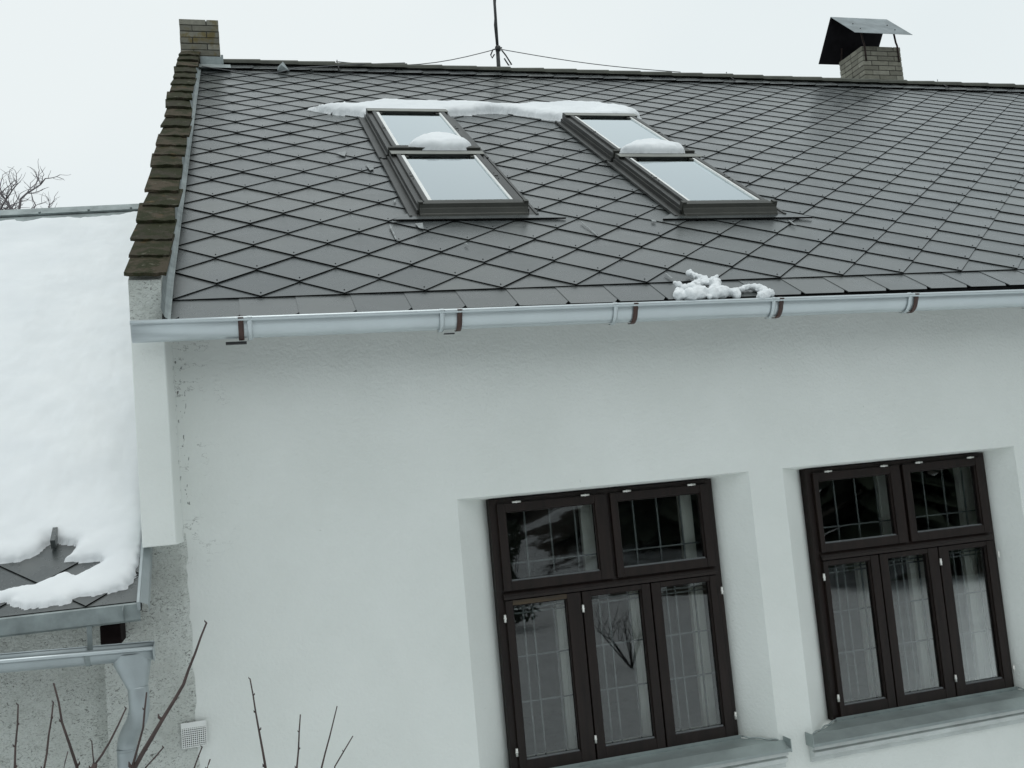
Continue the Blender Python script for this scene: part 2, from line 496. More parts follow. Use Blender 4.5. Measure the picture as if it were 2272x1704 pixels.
# further windows of the same kind continue out of the frame to the right
ZT, ZB = -1.212, -2.845                     # outer opening
ZTI, ZBI = -1.236, -2.825                   # frame

mb = MB(WX)
xs = [-0.012]; holes = []
for W_ in WIN: xs += list(W_['o']); holes.append(W_['o'])
xs.append(XR - 0.6)
zs = [GZ - 0.3, ZB, ZT, -0.12]
for i in range(len(xs) - 1):
    for j in range(3):
        if j == 1 and (xs[i], xs[i + 1]) in holes: continue
        mb.quad((xs[i], WY, zs[j]), (xs[i + 1], WY, zs[j]), (xs[i + 1], WY, zs[j + 1]), (xs[i], WY, zs[j + 1]))
for W_ in WIN:
    (a, d), (e, g_) = W_['o'], W_['i']
    y1 = FY + 0.06
    mb.quad((a, WY, ZB), (a, WY, ZT), (e, y1, ZTI), (e, y1, ZBI))
    mb.quad((d, WY, ZT), (d, WY, ZB), (g_, y1, ZBI), (g_, y1, ZTI))
    mb.quad((a, WY, ZT), (d, WY, ZT), (g_, y1, ZTI), (e, y1, ZTI))
    mb.quad((d, WY, ZB), (a, WY, ZB), (e, y1, ZBI), (g_, y1, ZBI))
# far, right and back walls close the house
YB = 13.2; mb.xf = ident
mb.quad((XR - 0.1, WALL_Y, GZ), (XR - 0.1, YB, GZ), (XR - 0.1, YB, -0.12), (XR - 0.1, WALL_Y, -0.12))
mb.add([(XR - 0.1, WALL_Y, -0.12), (XR - 0.1, YB, -0.12), (XR - 0.1, 6.3, 3.95)], [(0, 1, 2)])
mb.quad((XR - 0.1, YB, GZ), (-0.2, YB, GZ), (-0.2, YB, -0.12), (XR - 0.1, YB, -0.12))
mb.build('wall', M['plaster'], house)
# the dim rooms behind the windows
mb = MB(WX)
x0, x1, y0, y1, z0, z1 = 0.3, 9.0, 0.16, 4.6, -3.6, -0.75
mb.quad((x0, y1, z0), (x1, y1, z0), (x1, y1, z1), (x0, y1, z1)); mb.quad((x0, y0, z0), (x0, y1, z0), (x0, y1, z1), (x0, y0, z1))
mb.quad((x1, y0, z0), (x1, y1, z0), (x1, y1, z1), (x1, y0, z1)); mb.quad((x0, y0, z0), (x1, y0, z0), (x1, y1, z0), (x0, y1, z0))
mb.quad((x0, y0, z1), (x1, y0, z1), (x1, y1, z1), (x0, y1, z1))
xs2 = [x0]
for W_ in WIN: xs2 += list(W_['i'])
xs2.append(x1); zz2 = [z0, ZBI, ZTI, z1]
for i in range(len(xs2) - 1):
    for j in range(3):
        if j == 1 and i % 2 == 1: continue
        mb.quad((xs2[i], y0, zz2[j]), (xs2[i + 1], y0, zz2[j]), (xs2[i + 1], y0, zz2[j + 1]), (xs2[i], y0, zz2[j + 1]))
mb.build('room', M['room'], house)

# ---- windows
def make_window(W_, wi):
    (a, d) = W_['i']
    # outer frame with mullion and posts
    mb = MB(WX)
    f0, f1 = FY - 0.005, FY + 0.07
    e = 0.05
    mb.box(a, a + e, f0, f1, ZBI, ZTI); mb.box(d - e, d, f0, f1, ZBI, ZTI)
    mb.box(a + e, d - e, f0, f1, ZTI - 0.042, ZTI); mb.box(a + e, d - e, f0, f1, ZBI, ZBI + 0.045)
    mb.box(a + e, d - e, f0, f1, -1.825, -1.765)
    mb.box(W_['upl'] - 0.03, W_['upl'] + 0.03, f0, f1, -1.765, ZTI - 0.042)
    for s_ in W_['spl']: mb.box(s_ - 0.02, s_ + 0.02, f0, f1, ZBI + 0.045, -1.825)
    win = mb.build('window', M['wood'], house, 0.003)
    win['label'] = ['dark brown five-sash window above the nearer sill, partly cut by the photo edge', 'dark brown five-sash window farther right along the wall'][wi]
    # transom moulding
    mb = MB(WX)
    pr = [(-0.034, -1.822), (-0.030, -1.808), (-0.016, -1.792), (-0.004, -1.780), (0.0, -1.765), (0.0, -1.825)]
    mb.prism([(FY - 0.006 + p, q) for p, q in pr], (lambda y, z: (a + 0.035, y, z), lambda y, z: (d - 0.035, y, z)))
    mb.build('transom_moulding', M['wood'], win, 0.002)
    def sash(x0, x1, z0, z1, px, pz, nm, worn=False):
        mb = MB(WX); s0, s1 = FY - 0.03, FY + 0.035
        mb.box(x0, px[0], s0, s1, z0, z1); mb.box(px[1], x1, s0, s1, z0, z1)
        mb.box(px[0], px[1], s0 + .0015, s1, z0, pz[0]); mb.box(px[0], px[1], s0 + .0015, s1, pz[1], z1, 1 if worn else 0)
        # glazing bead
        bd = 0.007
        mb.box(px[0], px[0] + bd, s0 + 0.012, s0 + 0.03, pz[0], pz[1]); mb.box(px[1] - bd, px[1], s0 + 0.012, s0 + 0.03, pz[0], pz[1])
        mb.box(px[0] + bd, px[1] - bd, s0 + 0.012, s0 + 0.03, pz[1] - bd, pz[1])
        mb.build(nm, [M['wood'], M['wood_worn']], win, 0.003)
        g_ = MB(WX); g_.box(px[0], px[1], s0 + 0.030, s0 + 0.034, pz[0], pz[1])
        g_.build('glass_pane', M['glass'], win)
        g_ = MB(WX); g_.box(px[0] + 0.004, px[1] - 0.004, s0 + 0.014, s0 + 0.0295, pz[0], pz[0] + 0.008)
        g_.build('pane_rail', M['iron'], win)
    sp = W_['upl']
    for k, (p0, p1) in enumerate(W_['up']):
        sash(a + 0.042 if k == 0 else sp + 0.012, sp - 0.012 if k == 0 else d - 0.042, -1.772, ZTI - 0.030, (p0, p1), (-1.72, -1.315), 'transom_sash')
    bs = [a + 0.042] + W_['spl'] + [d - 0.042]
    for k, (p0, p1) in enumerate(W_['lo']):
        sash(bs[k] + (0.0 if k == 0 else 0.005), bs[k + 1] - (0.0 if k == 2 else 0.005), ZBI + 0.022, -1.828, (p0, p1), (-2.737, -1.857), 'casement_sash', worn=(wi == 0 and k == 0))
    for hx in W_['hinge']:
        for hz in (-1.925, -2.68):
            mb = MB(WX); mb.tube([(hx, FY - 0.040, hz - 0.022), (hx, FY - 0.040, hz + 0.022)], 0.0075, 8)
            mb.tube([(hx, FY - 0.040, hz - 0.004), (hx, FY - 0.040, hz + 0.004)], 0.0092, 8)
            mb.build('hinge', M['chrome'], win)
    for hx in W_['hup']:
        mb = MB(WX); mb.tube([(hx - 0.026, FY - 0.038, -1.262), (hx + 0.026, FY - 0.038, -1.262)], 0.0062, 8)
        mb.tube([(hx - 0.004, FY - 0.038, -1.262), (hx + 0.004, FY - 0.038, -1.262)], 0.008, 8)
        mb.build('hinge', M['chrome'], win)
    # wrought grille between the outer and inner window
    gy_ = FY + 0.12
    sh = (a - 0.28) / 5.7 * 0.13 + 0.012
    mb = MB(WX); rb = 0.0045
    for k, (p0, p1) in enumerate(W_['lo']):
        xs_ = [p0 + 0.055, p0 + 0.115, p0 + 0.245]
        for xx in xs_[: 3]:
            mb.box(xx + sh - rb, xx + sh + rb, gy_ - rb, gy_ + rb, -2.80, -1.84)
    for zz in (-1.90, -1.925, -2.18, -2.445):
        mb.box(a + 0.06, d - 0.02, gy_ - rb + 0.002, gy_ + rb + 0.002, zz - rb, zz + rb)
    for k, (p0, p1) in enumerate(W_['up']):
        for q in (0.11, 0.27, 0.43):
            mb.box(p0 + q + sh - rb, p0 + q + sh + rb, gy_ - rb, gy_ + rb, -1.76, -1.27)
    mb.box(a + 0.06, d - 0.02, gy_ - rb + 0.002, gy_ + rb + 0.002, -1.635, -1.626)
    mb.build('grille', M['iron'], win)
    # inner white window: stiles and rails
    iy = FY + 0.17
    sh2 = (a - 0.28) / 5.7 * 0.17
    wd = 0.085 if wi == 0 else 0.115
    for k, (p0, p1) in enumerate(W_['lo']):
        xx = p1 - (0.055, 0.045, 0.085)[k] + sh2
        if wi: xx = p1 - (0.075, 0.11, 0.13)[k] + sh2
        mb = MB(WX); mb.box(xx, xx + wd, iy, iy + 0.04, -2.83, -1.80)
        mb.box(xx + wd * 0.35, xx + wd * 0.5, iy - 0.008, iy - 0.0005, -2.83, -1.80)
        mb.build('inner_stile', M['white_wood'], win, 0.003)
    for k, (p0, p1) in enumerate(W_['up']):
        xx = p1 - 0.07 - (0.03 if k else 0) + sh2
        mb = MB(WX); mb.box(xx, xx + wd, iy, iy + 0.04, -1.795, -1.25)
        mb.build('inner_stile', M['white_wood'], win, 0.003)
    mb = MB(WX)
    mb.box(a, d + 0.05, iy + 0.005, iy + 0.04, -1.32, -1.245); mb.box(a, d + 0.05, iy + 0.005, iy + 0.04, -2.87, -2.775)
    mb.box(a, d + 0.05, iy + 0.005, iy + 0.04, -1.845, -1.765)
    mb.build('inner_rail', M['white_wood'], win, 0.003)
    # cladding of the box between both windows
    mb = MB(WX)
    mb.quad((d, FY + 0.071, ZBI), (d + 0.04, iy + 0.05, ZBI), (d + 0.04, iy + 0.05, ZTI), (d, FY + 0.071, ZTI))
    mb.quad((a, FY + 0.071, ZBI), (a, iy + 0.05, ZBI), (a, iy + 0.05, ZTI), (a, FY + 0.071, ZTI))
    mb.quad((a, FY + 0.071, ZBI), (d, FY + 0.071, ZBI), (d + 0.04, iy + 0.05, ZBI), (a, iy + 0.05, ZBI))
    mb.build('window_box', M['white_wood'], win)
    # sheet metal sill on a moulded plaster ledge
    (q0, q1) = W_['sill']; (oa, od) = W_['o']
    mb = MB(WX)
    zf = -2.866; yf = -0.165
    mb.add([(q0, yf, zf), (q1, yf, zf), (q1, WY - 0.001, ZB + 0.012), (q0, WY - 0.001, ZB + 0.012), (d, FY - 0.03, ZBI + 0.004), (a, FY - 0.03, ZBI + 0.004), (od - 0.02, WY - .001, ZB + 0.013), (oa + 0.02, WY - .001, ZB + 0.013)],
           [(0, 1, 2, 6, 7, 3), (7, 6, 4, 5)])
    mb.add([(q0, yf, zf), (q1, yf, zf), (q1, yf - 0.004, zf - 0.015), (q0, yf - 0.004, zf - 0.015)], [(3, 2, 1, 0)])
    mb.box(q0 - 0.004, q0, yf - 0.003, WY - 0.002, zf - 0.02, ZB + 0.035); mb.box(q1, q1 + 0.004, yf - 0.003, WY - 0.002, zf - 0.02, ZB + 0.035)
    # upstand to frame and crimped beads along it
    mb.quad((a, FY - 0.031, ZBI + 0.003), (d, FY - 0.031, ZBI + 0.003), (d, FY - 0.032, ZBI + 0.026), (a, FY - 0.032, ZBI + 0.026))
    for k in range(16):
        xx = a + 0.05 + k * (d - a - 0.1) / 15
        mb.box(xx - 0.004, xx + 0.004, FY - 0.036, FY - 0.0325, ZBI + 0.004, ZBI + 0.014)
    # wavy fold where sheet meets the reveals
    for (xa, xb_) in ((od, d), (oa, a)):
        pts = []
        for k in range(10):
            u_ = k / 9
            pts.append((xa + (xb_ - xa) * u_ + 0.006 * math.sin(k * 2.3), WY + (FY - 0.03 - WY) * u_, ZB + 0.014 + (ZBI - ZB) * u_ + 0.004 * math.sin(k * 1.7)))
        mb.tube(pts, 0.006, 6)
    mb.build('window_sill', M['sill_zinc'], win)
    mb = MB(WX)
    pr = [(WY - 0.0005, -2.872), (WY - 0.070, -2.872), (WY - 0.070, -2.905), (WY - 0.040, -2.908), (WY - 0.040, -2.920), (WY - 0.060, -2.924), (WY - 0.056, -2.945), (WY - 0.030, -2.960), (WY - 0.024, -2.962), (WY - 0.024, -2.985), (WY - 0.0005, -2.99)]
    mb.prism(pr, (lambda y, z: (q0 + 0.012, y, z), lambda y, z: (q1 - 0.012, y, z)))
    mb.build('sill_moulding', M['ledge'], win)
for i_, W_ in enumerate(WIN): make_window(W_, i_)

# ---- gable parapet (fire wall) on the left with its pilaster
mb = MB()
H0 = 0.145
def px_(s, k): return (-0.212 + 0.0245 * max(s, 0)) if k == 0 else (left_x(s) - 0.012)
ss = [-0.02, 0.6, 1.5, 3, 4.5, 6.0, 7.05]
top = [RP(0, s, H0) for s in ss]
vsL, vsR = [], []
for s, p in zip(ss, top):
    vsL.append((px_(s, 0), p[1], p[2])); vsR.append((px_(s, 1), p[1], p[2]))
n = len(ss)
yfp = -0.122
front = [(-0.212, yfp, -1.2), (-0.048, yfp, -1.2), (-0.048, yfp, top[0][2] - 0.01), (-0.212, yfp, top[0][2] - 0.01)]
botL = [(px_(s, 0), p[1], -1.2) for s, p in zip(ss, top)]
botR = [(px_(s, 1), p[1], p[2] - 0.5) for s, p in zip(ss, top)]
pts = vsL + vsR + botL + botR + front
F = []
for i in range(n - 1):
    F += [(i, i + 1, n + i + 1, n + i), (i, 2 * n + i, 2 * n + i + 1, i + 1), (n + i, n + i + 1, 3 * n + i + 1, 3 * n + i)]
o4 = 4 * n
F += [(o4, o4 + 1, o4 + 2, o4 + 3), (o4 + 3, o4 + 2, n, 0), (o4, o4 + 3, 0, 2 * n), (o4 + 1, 3 * n, n, o4 + 2)]
mb.add(pts, F)
parapet = mb.build('parapet', M['rough'], house)
parapet['label'] = 'low weathered gable parapet topped by mossy brown tiles'
mb = MB()
pl = [(-0.212, -0.135), (-0.050, -0.135), (-0.044, -0.130), (-0.020, WALL_Y - 0.004), (-0.020, WALL_Y + 0.02), (-0.212, WALL_Y + 0.02)]
mb.prism(pl, (lambda x, y: (x, y, -1.306), lambda x, y: (x, y, -0.155)))
mb.build('pilaster', M['plaster'], house, 0.004)
# old roughcast base of the fire wall, its edge towards the smooth wall is ragged
mb = MB(); rc_ = random.Random(4)
ez = [GZ - 0.2, -3.6, -3.0] + [-2.7 + 0.045 * k for k in range(31)] + [-1.26]
ex = [-0.010 + rc_.uniform(-.009, .007) for _ in ez]
yf_ = WALL_Y - 0.012
P = [(-0.452, yf_, z) for z in ez] + [(x - 0.03, yf_, z) for x, z in zip(ex, ez)] + [(x, WALL_Y - 0.0015, z) for x, z in zip(ex, ez)]
n = len(ez)
mb.add(P, [(i, n + i, n + i + 1, i + 1) for i in range(n - 1)] + [(n + i, 2 * n + i, 2 * n + i + 1, n + i + 1) for i in range(n - 1)])
mb.add([(-0.452, yf_, GZ - .2), (-0.452, yf_, -1.26), (-0.452, 0.5, -1.26), (-0.452, 0.5, GZ - .2), (-0.03, yf_, -1.26), (-0.03, 0.5, -1.26)], [(0, 1, 2, 3), (1, 4, 5, 2)])
mb.build('roughcast_strip', M['rough'], house)
# mossy coping tiles
def coping_mesh(seed):
    rc = random.Random(seed); jj = lambda a: rc.uniform(-a, a)
    mb = MB(); W2 = 0.110; LEN = 0.44; TH_ = 0.024; K = 8
    tp, bt_, up_, ub = [], [], [], []
    for k in range(K + 1):
        u_ = -1 + 2 * k / K
        arc = -0.030 * (1 - u_ * u_) + jj(.006); cam_ = 0.012 * (1 - u_ * u_) + jj(.003)
        tp.append((u_ * W2 + jj(.004), arc, 0.036 + cam_)); bt_.append((u_ * W2 + jj(.003), arc + 0.004, 0.036 + cam_ - TH_))
        up_.append((u_ * W2 * 0.97, LEN, 0.004 + cam_)); ub.append((u_ * W2 * 0.97, LEN, -0.012 + cam_))
    n = K + 1
    f = []
    for k in range(K):
        f += [(k, k + 1, 2 * n + k + 1, 2 * n + k), (n + k + 1, n + k, 3 * n + k, 3 * n + k + 1), (n + k, n + k + 1, k + 1, k)]
    f += [(n, 0, 2 * n, 3 * n), (K, n + K, 3 * n + K, 2 * n + K)]
    mb.add(tp + bt_ + up_ + ub, f)
    return mb.mesh('coping_tile', M['clay'])
cms = [coping_mesh(k) for k in range(7)]
cs = [-.04, .25, .53, .87, 1.2, 1.51, 1.84, 2.15, 2.47, 2.76, 3.08, 3.4, 3.77, 4.14, 4.5, 4.86, 5.22, 5.56, 5.89, 6.25, 6.6, 6.93]
for k, s in enumerate(cs):
    o = bpy.data.objects.new('coping_tile', cms[k % 7])
    link(o, parapet)
    cx = (px_(s, 0) + px_(s, 1)) / 2 + 0.010 + random.uniform(-.008, .008)
    o.matrix_basis = Matrix.Translation(RP(cx, s, H0 + 0.012)) @ ROT @ Matrix.Rotation(random.uniform(-.06, .06), 4, 'Z') @ Matrix.Rotation(random.uniform(-.03, .03), 4, 'Y') @ Matrix.Diagonal((random.uniform(.97, 1.05), 1, random.uniform(.7, 1.0), 1))

# ---- roof
mb = MB(RP)
xs_ = [-0.05, 3.7, 6.4, 11.4, XR + 0.2]
for i in range(4):
    a, d = xs_[i], xs_[i + 1]
    mb.add([(a, -0.27, -0.004), (d, -0.27, -0.004), (d, ridge_s(d), -0.004), (a, ridge_s(a), -0.004)], [(0, 1, 2, 3)])
    p, q = RP(a, ridge_s(a), -0.004), RP(d, ridge_s(d), -0.004)
    # rear slope
    o = len(mb.v); mb.v += [p, q, (d, YB + 0.3, -0.3), (a, YB + 0.3, -0.3)]; mb.f.append([o, o + 1, o + 2, o + 3]); mb.m.append(0); mb.sm.append(False)
mb.add([(-0.05, -0.27, -0.004), (XR, -0.27, -0.004), (XR, -0.27, -0.03), (-0.05, -0.27, -0.03)], [(0, 1, 2, 3)])
mb.v += [(-0.05, -0.22, -0.19), (XR, -0.22, -0.19), (XR, WALL_Y + .02, -0.10), (-0.05, WALL_Y + .02, -0.10)]
o = len(mb.v) - 4; mb.f.append([o, o + 1, o + 2, o + 3]); mb.m.append(0); mb.sm.append(False)
roof = mb.build('roof', M['underlay'], house)

STEP = 0.0078
def tile_h(t): return 0.0185 - STEP * t / SV       # plate height over its own local slope coordinate
TA, TB = SU / 2, SV
PLATE = [(0, 0), (TA, TB), (TA, TB + 0.03), (0, 2 * TB + 0.03), (-TA, TB + 0.03), (-TA, TB)]
def clip(poly, fn):
    out_ = []
    for i in range(len(poly)):
        p, q = poly[i], poly[(i + 1) % len(poly)]
        dp, dq = fn(p), fn(q)
        if dp >= 0: out_.append(p)
        if (dp >= 0) != (dq >= 0):
            t_ = dp / (dp - dq); out_.append((p[0] + (q[0] - p[0]) * t_, p[1] + (q[1] - p[1]) * t_))
    return out_
def plate(mb, poly, off=(0, 0), nail=True, zoff=0.0):
    n = len(poly)
    tp = [(p[0] + off[0], p[1] + off[1], tile_h(p[1]) + zoff) for p in poly]
    bt_ = [(p[0] + off[0], p[1] + off[1], tile_h(p[1]) + zoff - 0.0072) for p in poly]
    mb.add(tp, [tuple(range(n))], 0)
    o = []
    for i in range(n):
        j = (i + 1) % n
        o.append((n + i, n + j, j, i))
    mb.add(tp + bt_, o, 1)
    if nail:
        x, y = off[0] + random.uniform(-.004, .004), off[1] + 0.045; h = tile_h(0.045) + zoff
        r_ = 0.0045
        mb.add([(x - r_, y - r_, h), (x + r_, y - r_, h), (x + r_, y + r_, h), (x - r_, y + r_, h), (x, y, h + 0.006)], [(0, 1, 4), (1, 2, 4), (2, 3, 4), (3, 0, 4)], 1)
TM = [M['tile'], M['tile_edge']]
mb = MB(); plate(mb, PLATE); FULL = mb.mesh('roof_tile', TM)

def pix_depth(P):
    d = Vector(P) - CAM; z = d.dot(cf)
    return d.dot(cr) / z, d.dot(cu) / z, z
SKY = [dict(x0=1.633, x1=2.437, s=1.405), dict(x0=3.632, x1=4.425, s=1.315)]
DR = 0.0235                                # skylights run parallel with the gable
cand = []
for row in range(-1, 33):
    for k in range(-2, 36):
        u_ = k + (0.5 if row % 2 else 0.0)
        x, s = u_ * SU, row * SV
        if x > XR + 0.2: continue
        poly = list(PLATE); full = True
        q = clip(poly, lambda p: x + p[0] - left_x(s + p[1]) - 0.004)
        q = clip(q, lambda p: s + p[1]) if row < 0 else q
        q = clip(q, lambda p: strip_s(x + p[0]) + 0.02 - s - p[1])
        if len(q) < 3: continue
        full = q == poly
        # under a skylight: leave out
        hid = False
        for S in SKY:
            ok = all(S['x0'] + DR * (s + p[1] - S['s']) + 0.04 < x + p[0] < S['x1'] + DR * (s + p[1] - S['s']) - 0.04 and S['s'] < s + p[1] < S['s'] + 3.1 for p in PLATE)
            hid = hid or ok
        if hid: continue
        px, py, z = pix_depth(RP(x, s + SV))
        vis = abs(px) < 0.545 and abs(py) < 0.42
        # projected size
        a1 = pix_depth(RP(x - TA, s + TB)); a2 = pix_depth(RP(x + TA, s + TB)); b1 = pix_depth(RP(x, s)); b2 = pix_depth(RP(x, s + 2 * TB))
        area = abs((a2[0] - a1[0]) * (b2[1] - b1[1]) - (a2[1] - a1[1]) * (b2[0] - b1[0])) if vis else 0
        cand.append((area if full else area * 0.6, x, s, q, full))
cand.sort(key=lambda c_: -c_[0])
for area, x, s, q, full in cand[:300]:
    if full:
        me = FULL
    else:
        mb = MB(); plate(mb, q, nail=(q[0] == (0, 0))); me = mb.mesh('roof_tile', TM)
    o = bpy.data.objects.new('roof_tile', me); link(o, roof)
    o.matrix_basis = Matrix.Translation(RP(x + random.uniform(-.0015, .0015), s + random.uniform(-.0015, .0015), random.uniform(0, .0012))) @ ROT @ Matrix.Rotation(random.uniform(-.004, .004), 4, 'Z') @ Matrix.Rotation(random.uniform(-.004, .004), 4, 'X')
mb = MB(RP)
for area, x, s, q, full in cand[300:]:
    plate(mb, q, (x, s), nail=False)
    # plate() used local heights; they are in the roof frame already
o = mb.build('roof_tile_field', TM, roof); o['kind'] = 'stuff'

# eave course: broad plates under the first diamonds
for k in range(-1, 52):
    x0 = 0.348 + (k - 1) * 0.3085
    if k == -1:
        x0 = -0.03
        x1 = 0.348 - 0.3085 + 0.0
    x1 = x0 + 0.3085 + 0.05
    if k == -1: x1 = 0.09
    if x0 > XR: break
    a = x0; d = x1
    mb = MB(RP)
    h0 = 0.016
    poly = [(a, -0.305), (d - 0.085, -0.305), (d - 0.012, -0.20), (d - 0.012, 0.07), (a, 0.07)]
    hh = lambda p: 0.020 - 0.022 * (p[1] + 0.305) / 0.375 - 0.004 * (p[0] - a) / 0.36 + 0.003
    tp = [(p[0], p[1], hh(p)) for p in poly]; bt_ = [(p[0], p[1], hh(p) - 0.006) for p in poly]
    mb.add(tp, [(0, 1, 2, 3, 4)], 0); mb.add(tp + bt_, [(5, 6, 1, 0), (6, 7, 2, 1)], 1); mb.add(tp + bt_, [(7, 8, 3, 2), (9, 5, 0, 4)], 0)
    mb.build('eave_tile', TM, roof)
# plates of the course along the ridge, laid right to left
for k in range(0, 46):
    a = 0.40 + k * 0.335; d = a + 0.335 + 0.03
    if a > XR: break
    mb = MB(RP)
    sa, sd_ = strip_s(a), strip_s(d)
    hh = 0.030
    tp = [(a, sa - 0.015, hh), (d - 0.05, sd_ - 0.015, hh + 0.008), (d, sd_ + 0.03, hh + 0.009), (d, sd_ + 0.27, hh + 0.004), (a, sa + 0.27, hh - 0.004)]
    bt_ = [(p[0], p[1], p[2] - 0.008) for p in tp]
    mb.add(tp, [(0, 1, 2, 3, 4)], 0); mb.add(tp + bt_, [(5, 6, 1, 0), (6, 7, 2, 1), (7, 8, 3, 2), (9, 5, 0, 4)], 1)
    mb.build('ridge_plate', TM, roof)
# ridge caps
for k in range(0, 36):
    a = 0.38 + k * 0.44; d = a + 0.47
    if a > XR: break
    A, B = Vector(RP(a, ridge_s(a), 0.0)), Vector(RP(d, ridge_s(d), 0.0))
    mb = MB(); sec = []
    for q in range(9):
        th = math.pi * q / 8
        sec.append((-math.cos(th) * 0.10, math.sin(th) ** 0.8 * 0.075 - 0.035))
    def ring(P, sc_, dz):
        return [(P.x, P.y + y * sc_, P.z + z * sc_ + dz) for y, z in sec]
    p0, p1 = ring(A, 1.0, 0.036 + random.uniform(-.003, .003)), ring(B, 1.10, 0.044 + random.uniform(-.003, .003))
    q1 = [(p[0], p[1], p[2] - 0.014) for p in p1]
    f = [(i, i + 1, 9 + i + 1, 9 + i) for i in range(8)] + [(9 + i, 9 + i + 1, 18 + i + 1, 18 + i) for i in range(8)]
    mb.add(p0 + p1 + q1, f, 0)
    mb.build('ridge_cap', M['ridge'], roof)
# thin lightning conductor clips on the ridge
mb = MB()
for x in (1.75, 6.95, 10.2, 11.75):
    s = ridge_s(x)
    mb.tube([RP(x, s - 0.24, 0.045), RP(x + .01, s - 0.1, 0.06), (x + .015, RP(x, s)[1], RP(x, s)[2] + 0.085), (x + .015, RP(x, s)[1], RP(x, s)[2] + 0.12)], 0.008, 6)
mb.build('ridge_clip', M['cable'], roof)
# side flashing between parapet and tiles
mb = MB(RP)
N = 14
pts = []
for i in range(N + 1):
    s = -0.30 + i * (7.3) / N
    x = left_x(s)
    jig = random.uniform(-.004, .004)
    pts += [(x - 0.012 + jig, s, H0 - 0.03 + random.uniform(-.012, .006) if i else 0.09), (x + 0.002 + jig, s, 0.042), (x + 0.020, s, 0.028), (x + 0.034, s, 0.026)]
f = []
for i in range(N):
    for k in range(3): f.append((i * 4 + k, (i + 1) * 4 + k, (i + 1) * 4 + k + 1, i * 4 + k + 1))
mb.add(pts, f)
mb.build('side_flashing', M['zinc_dull'], roof)

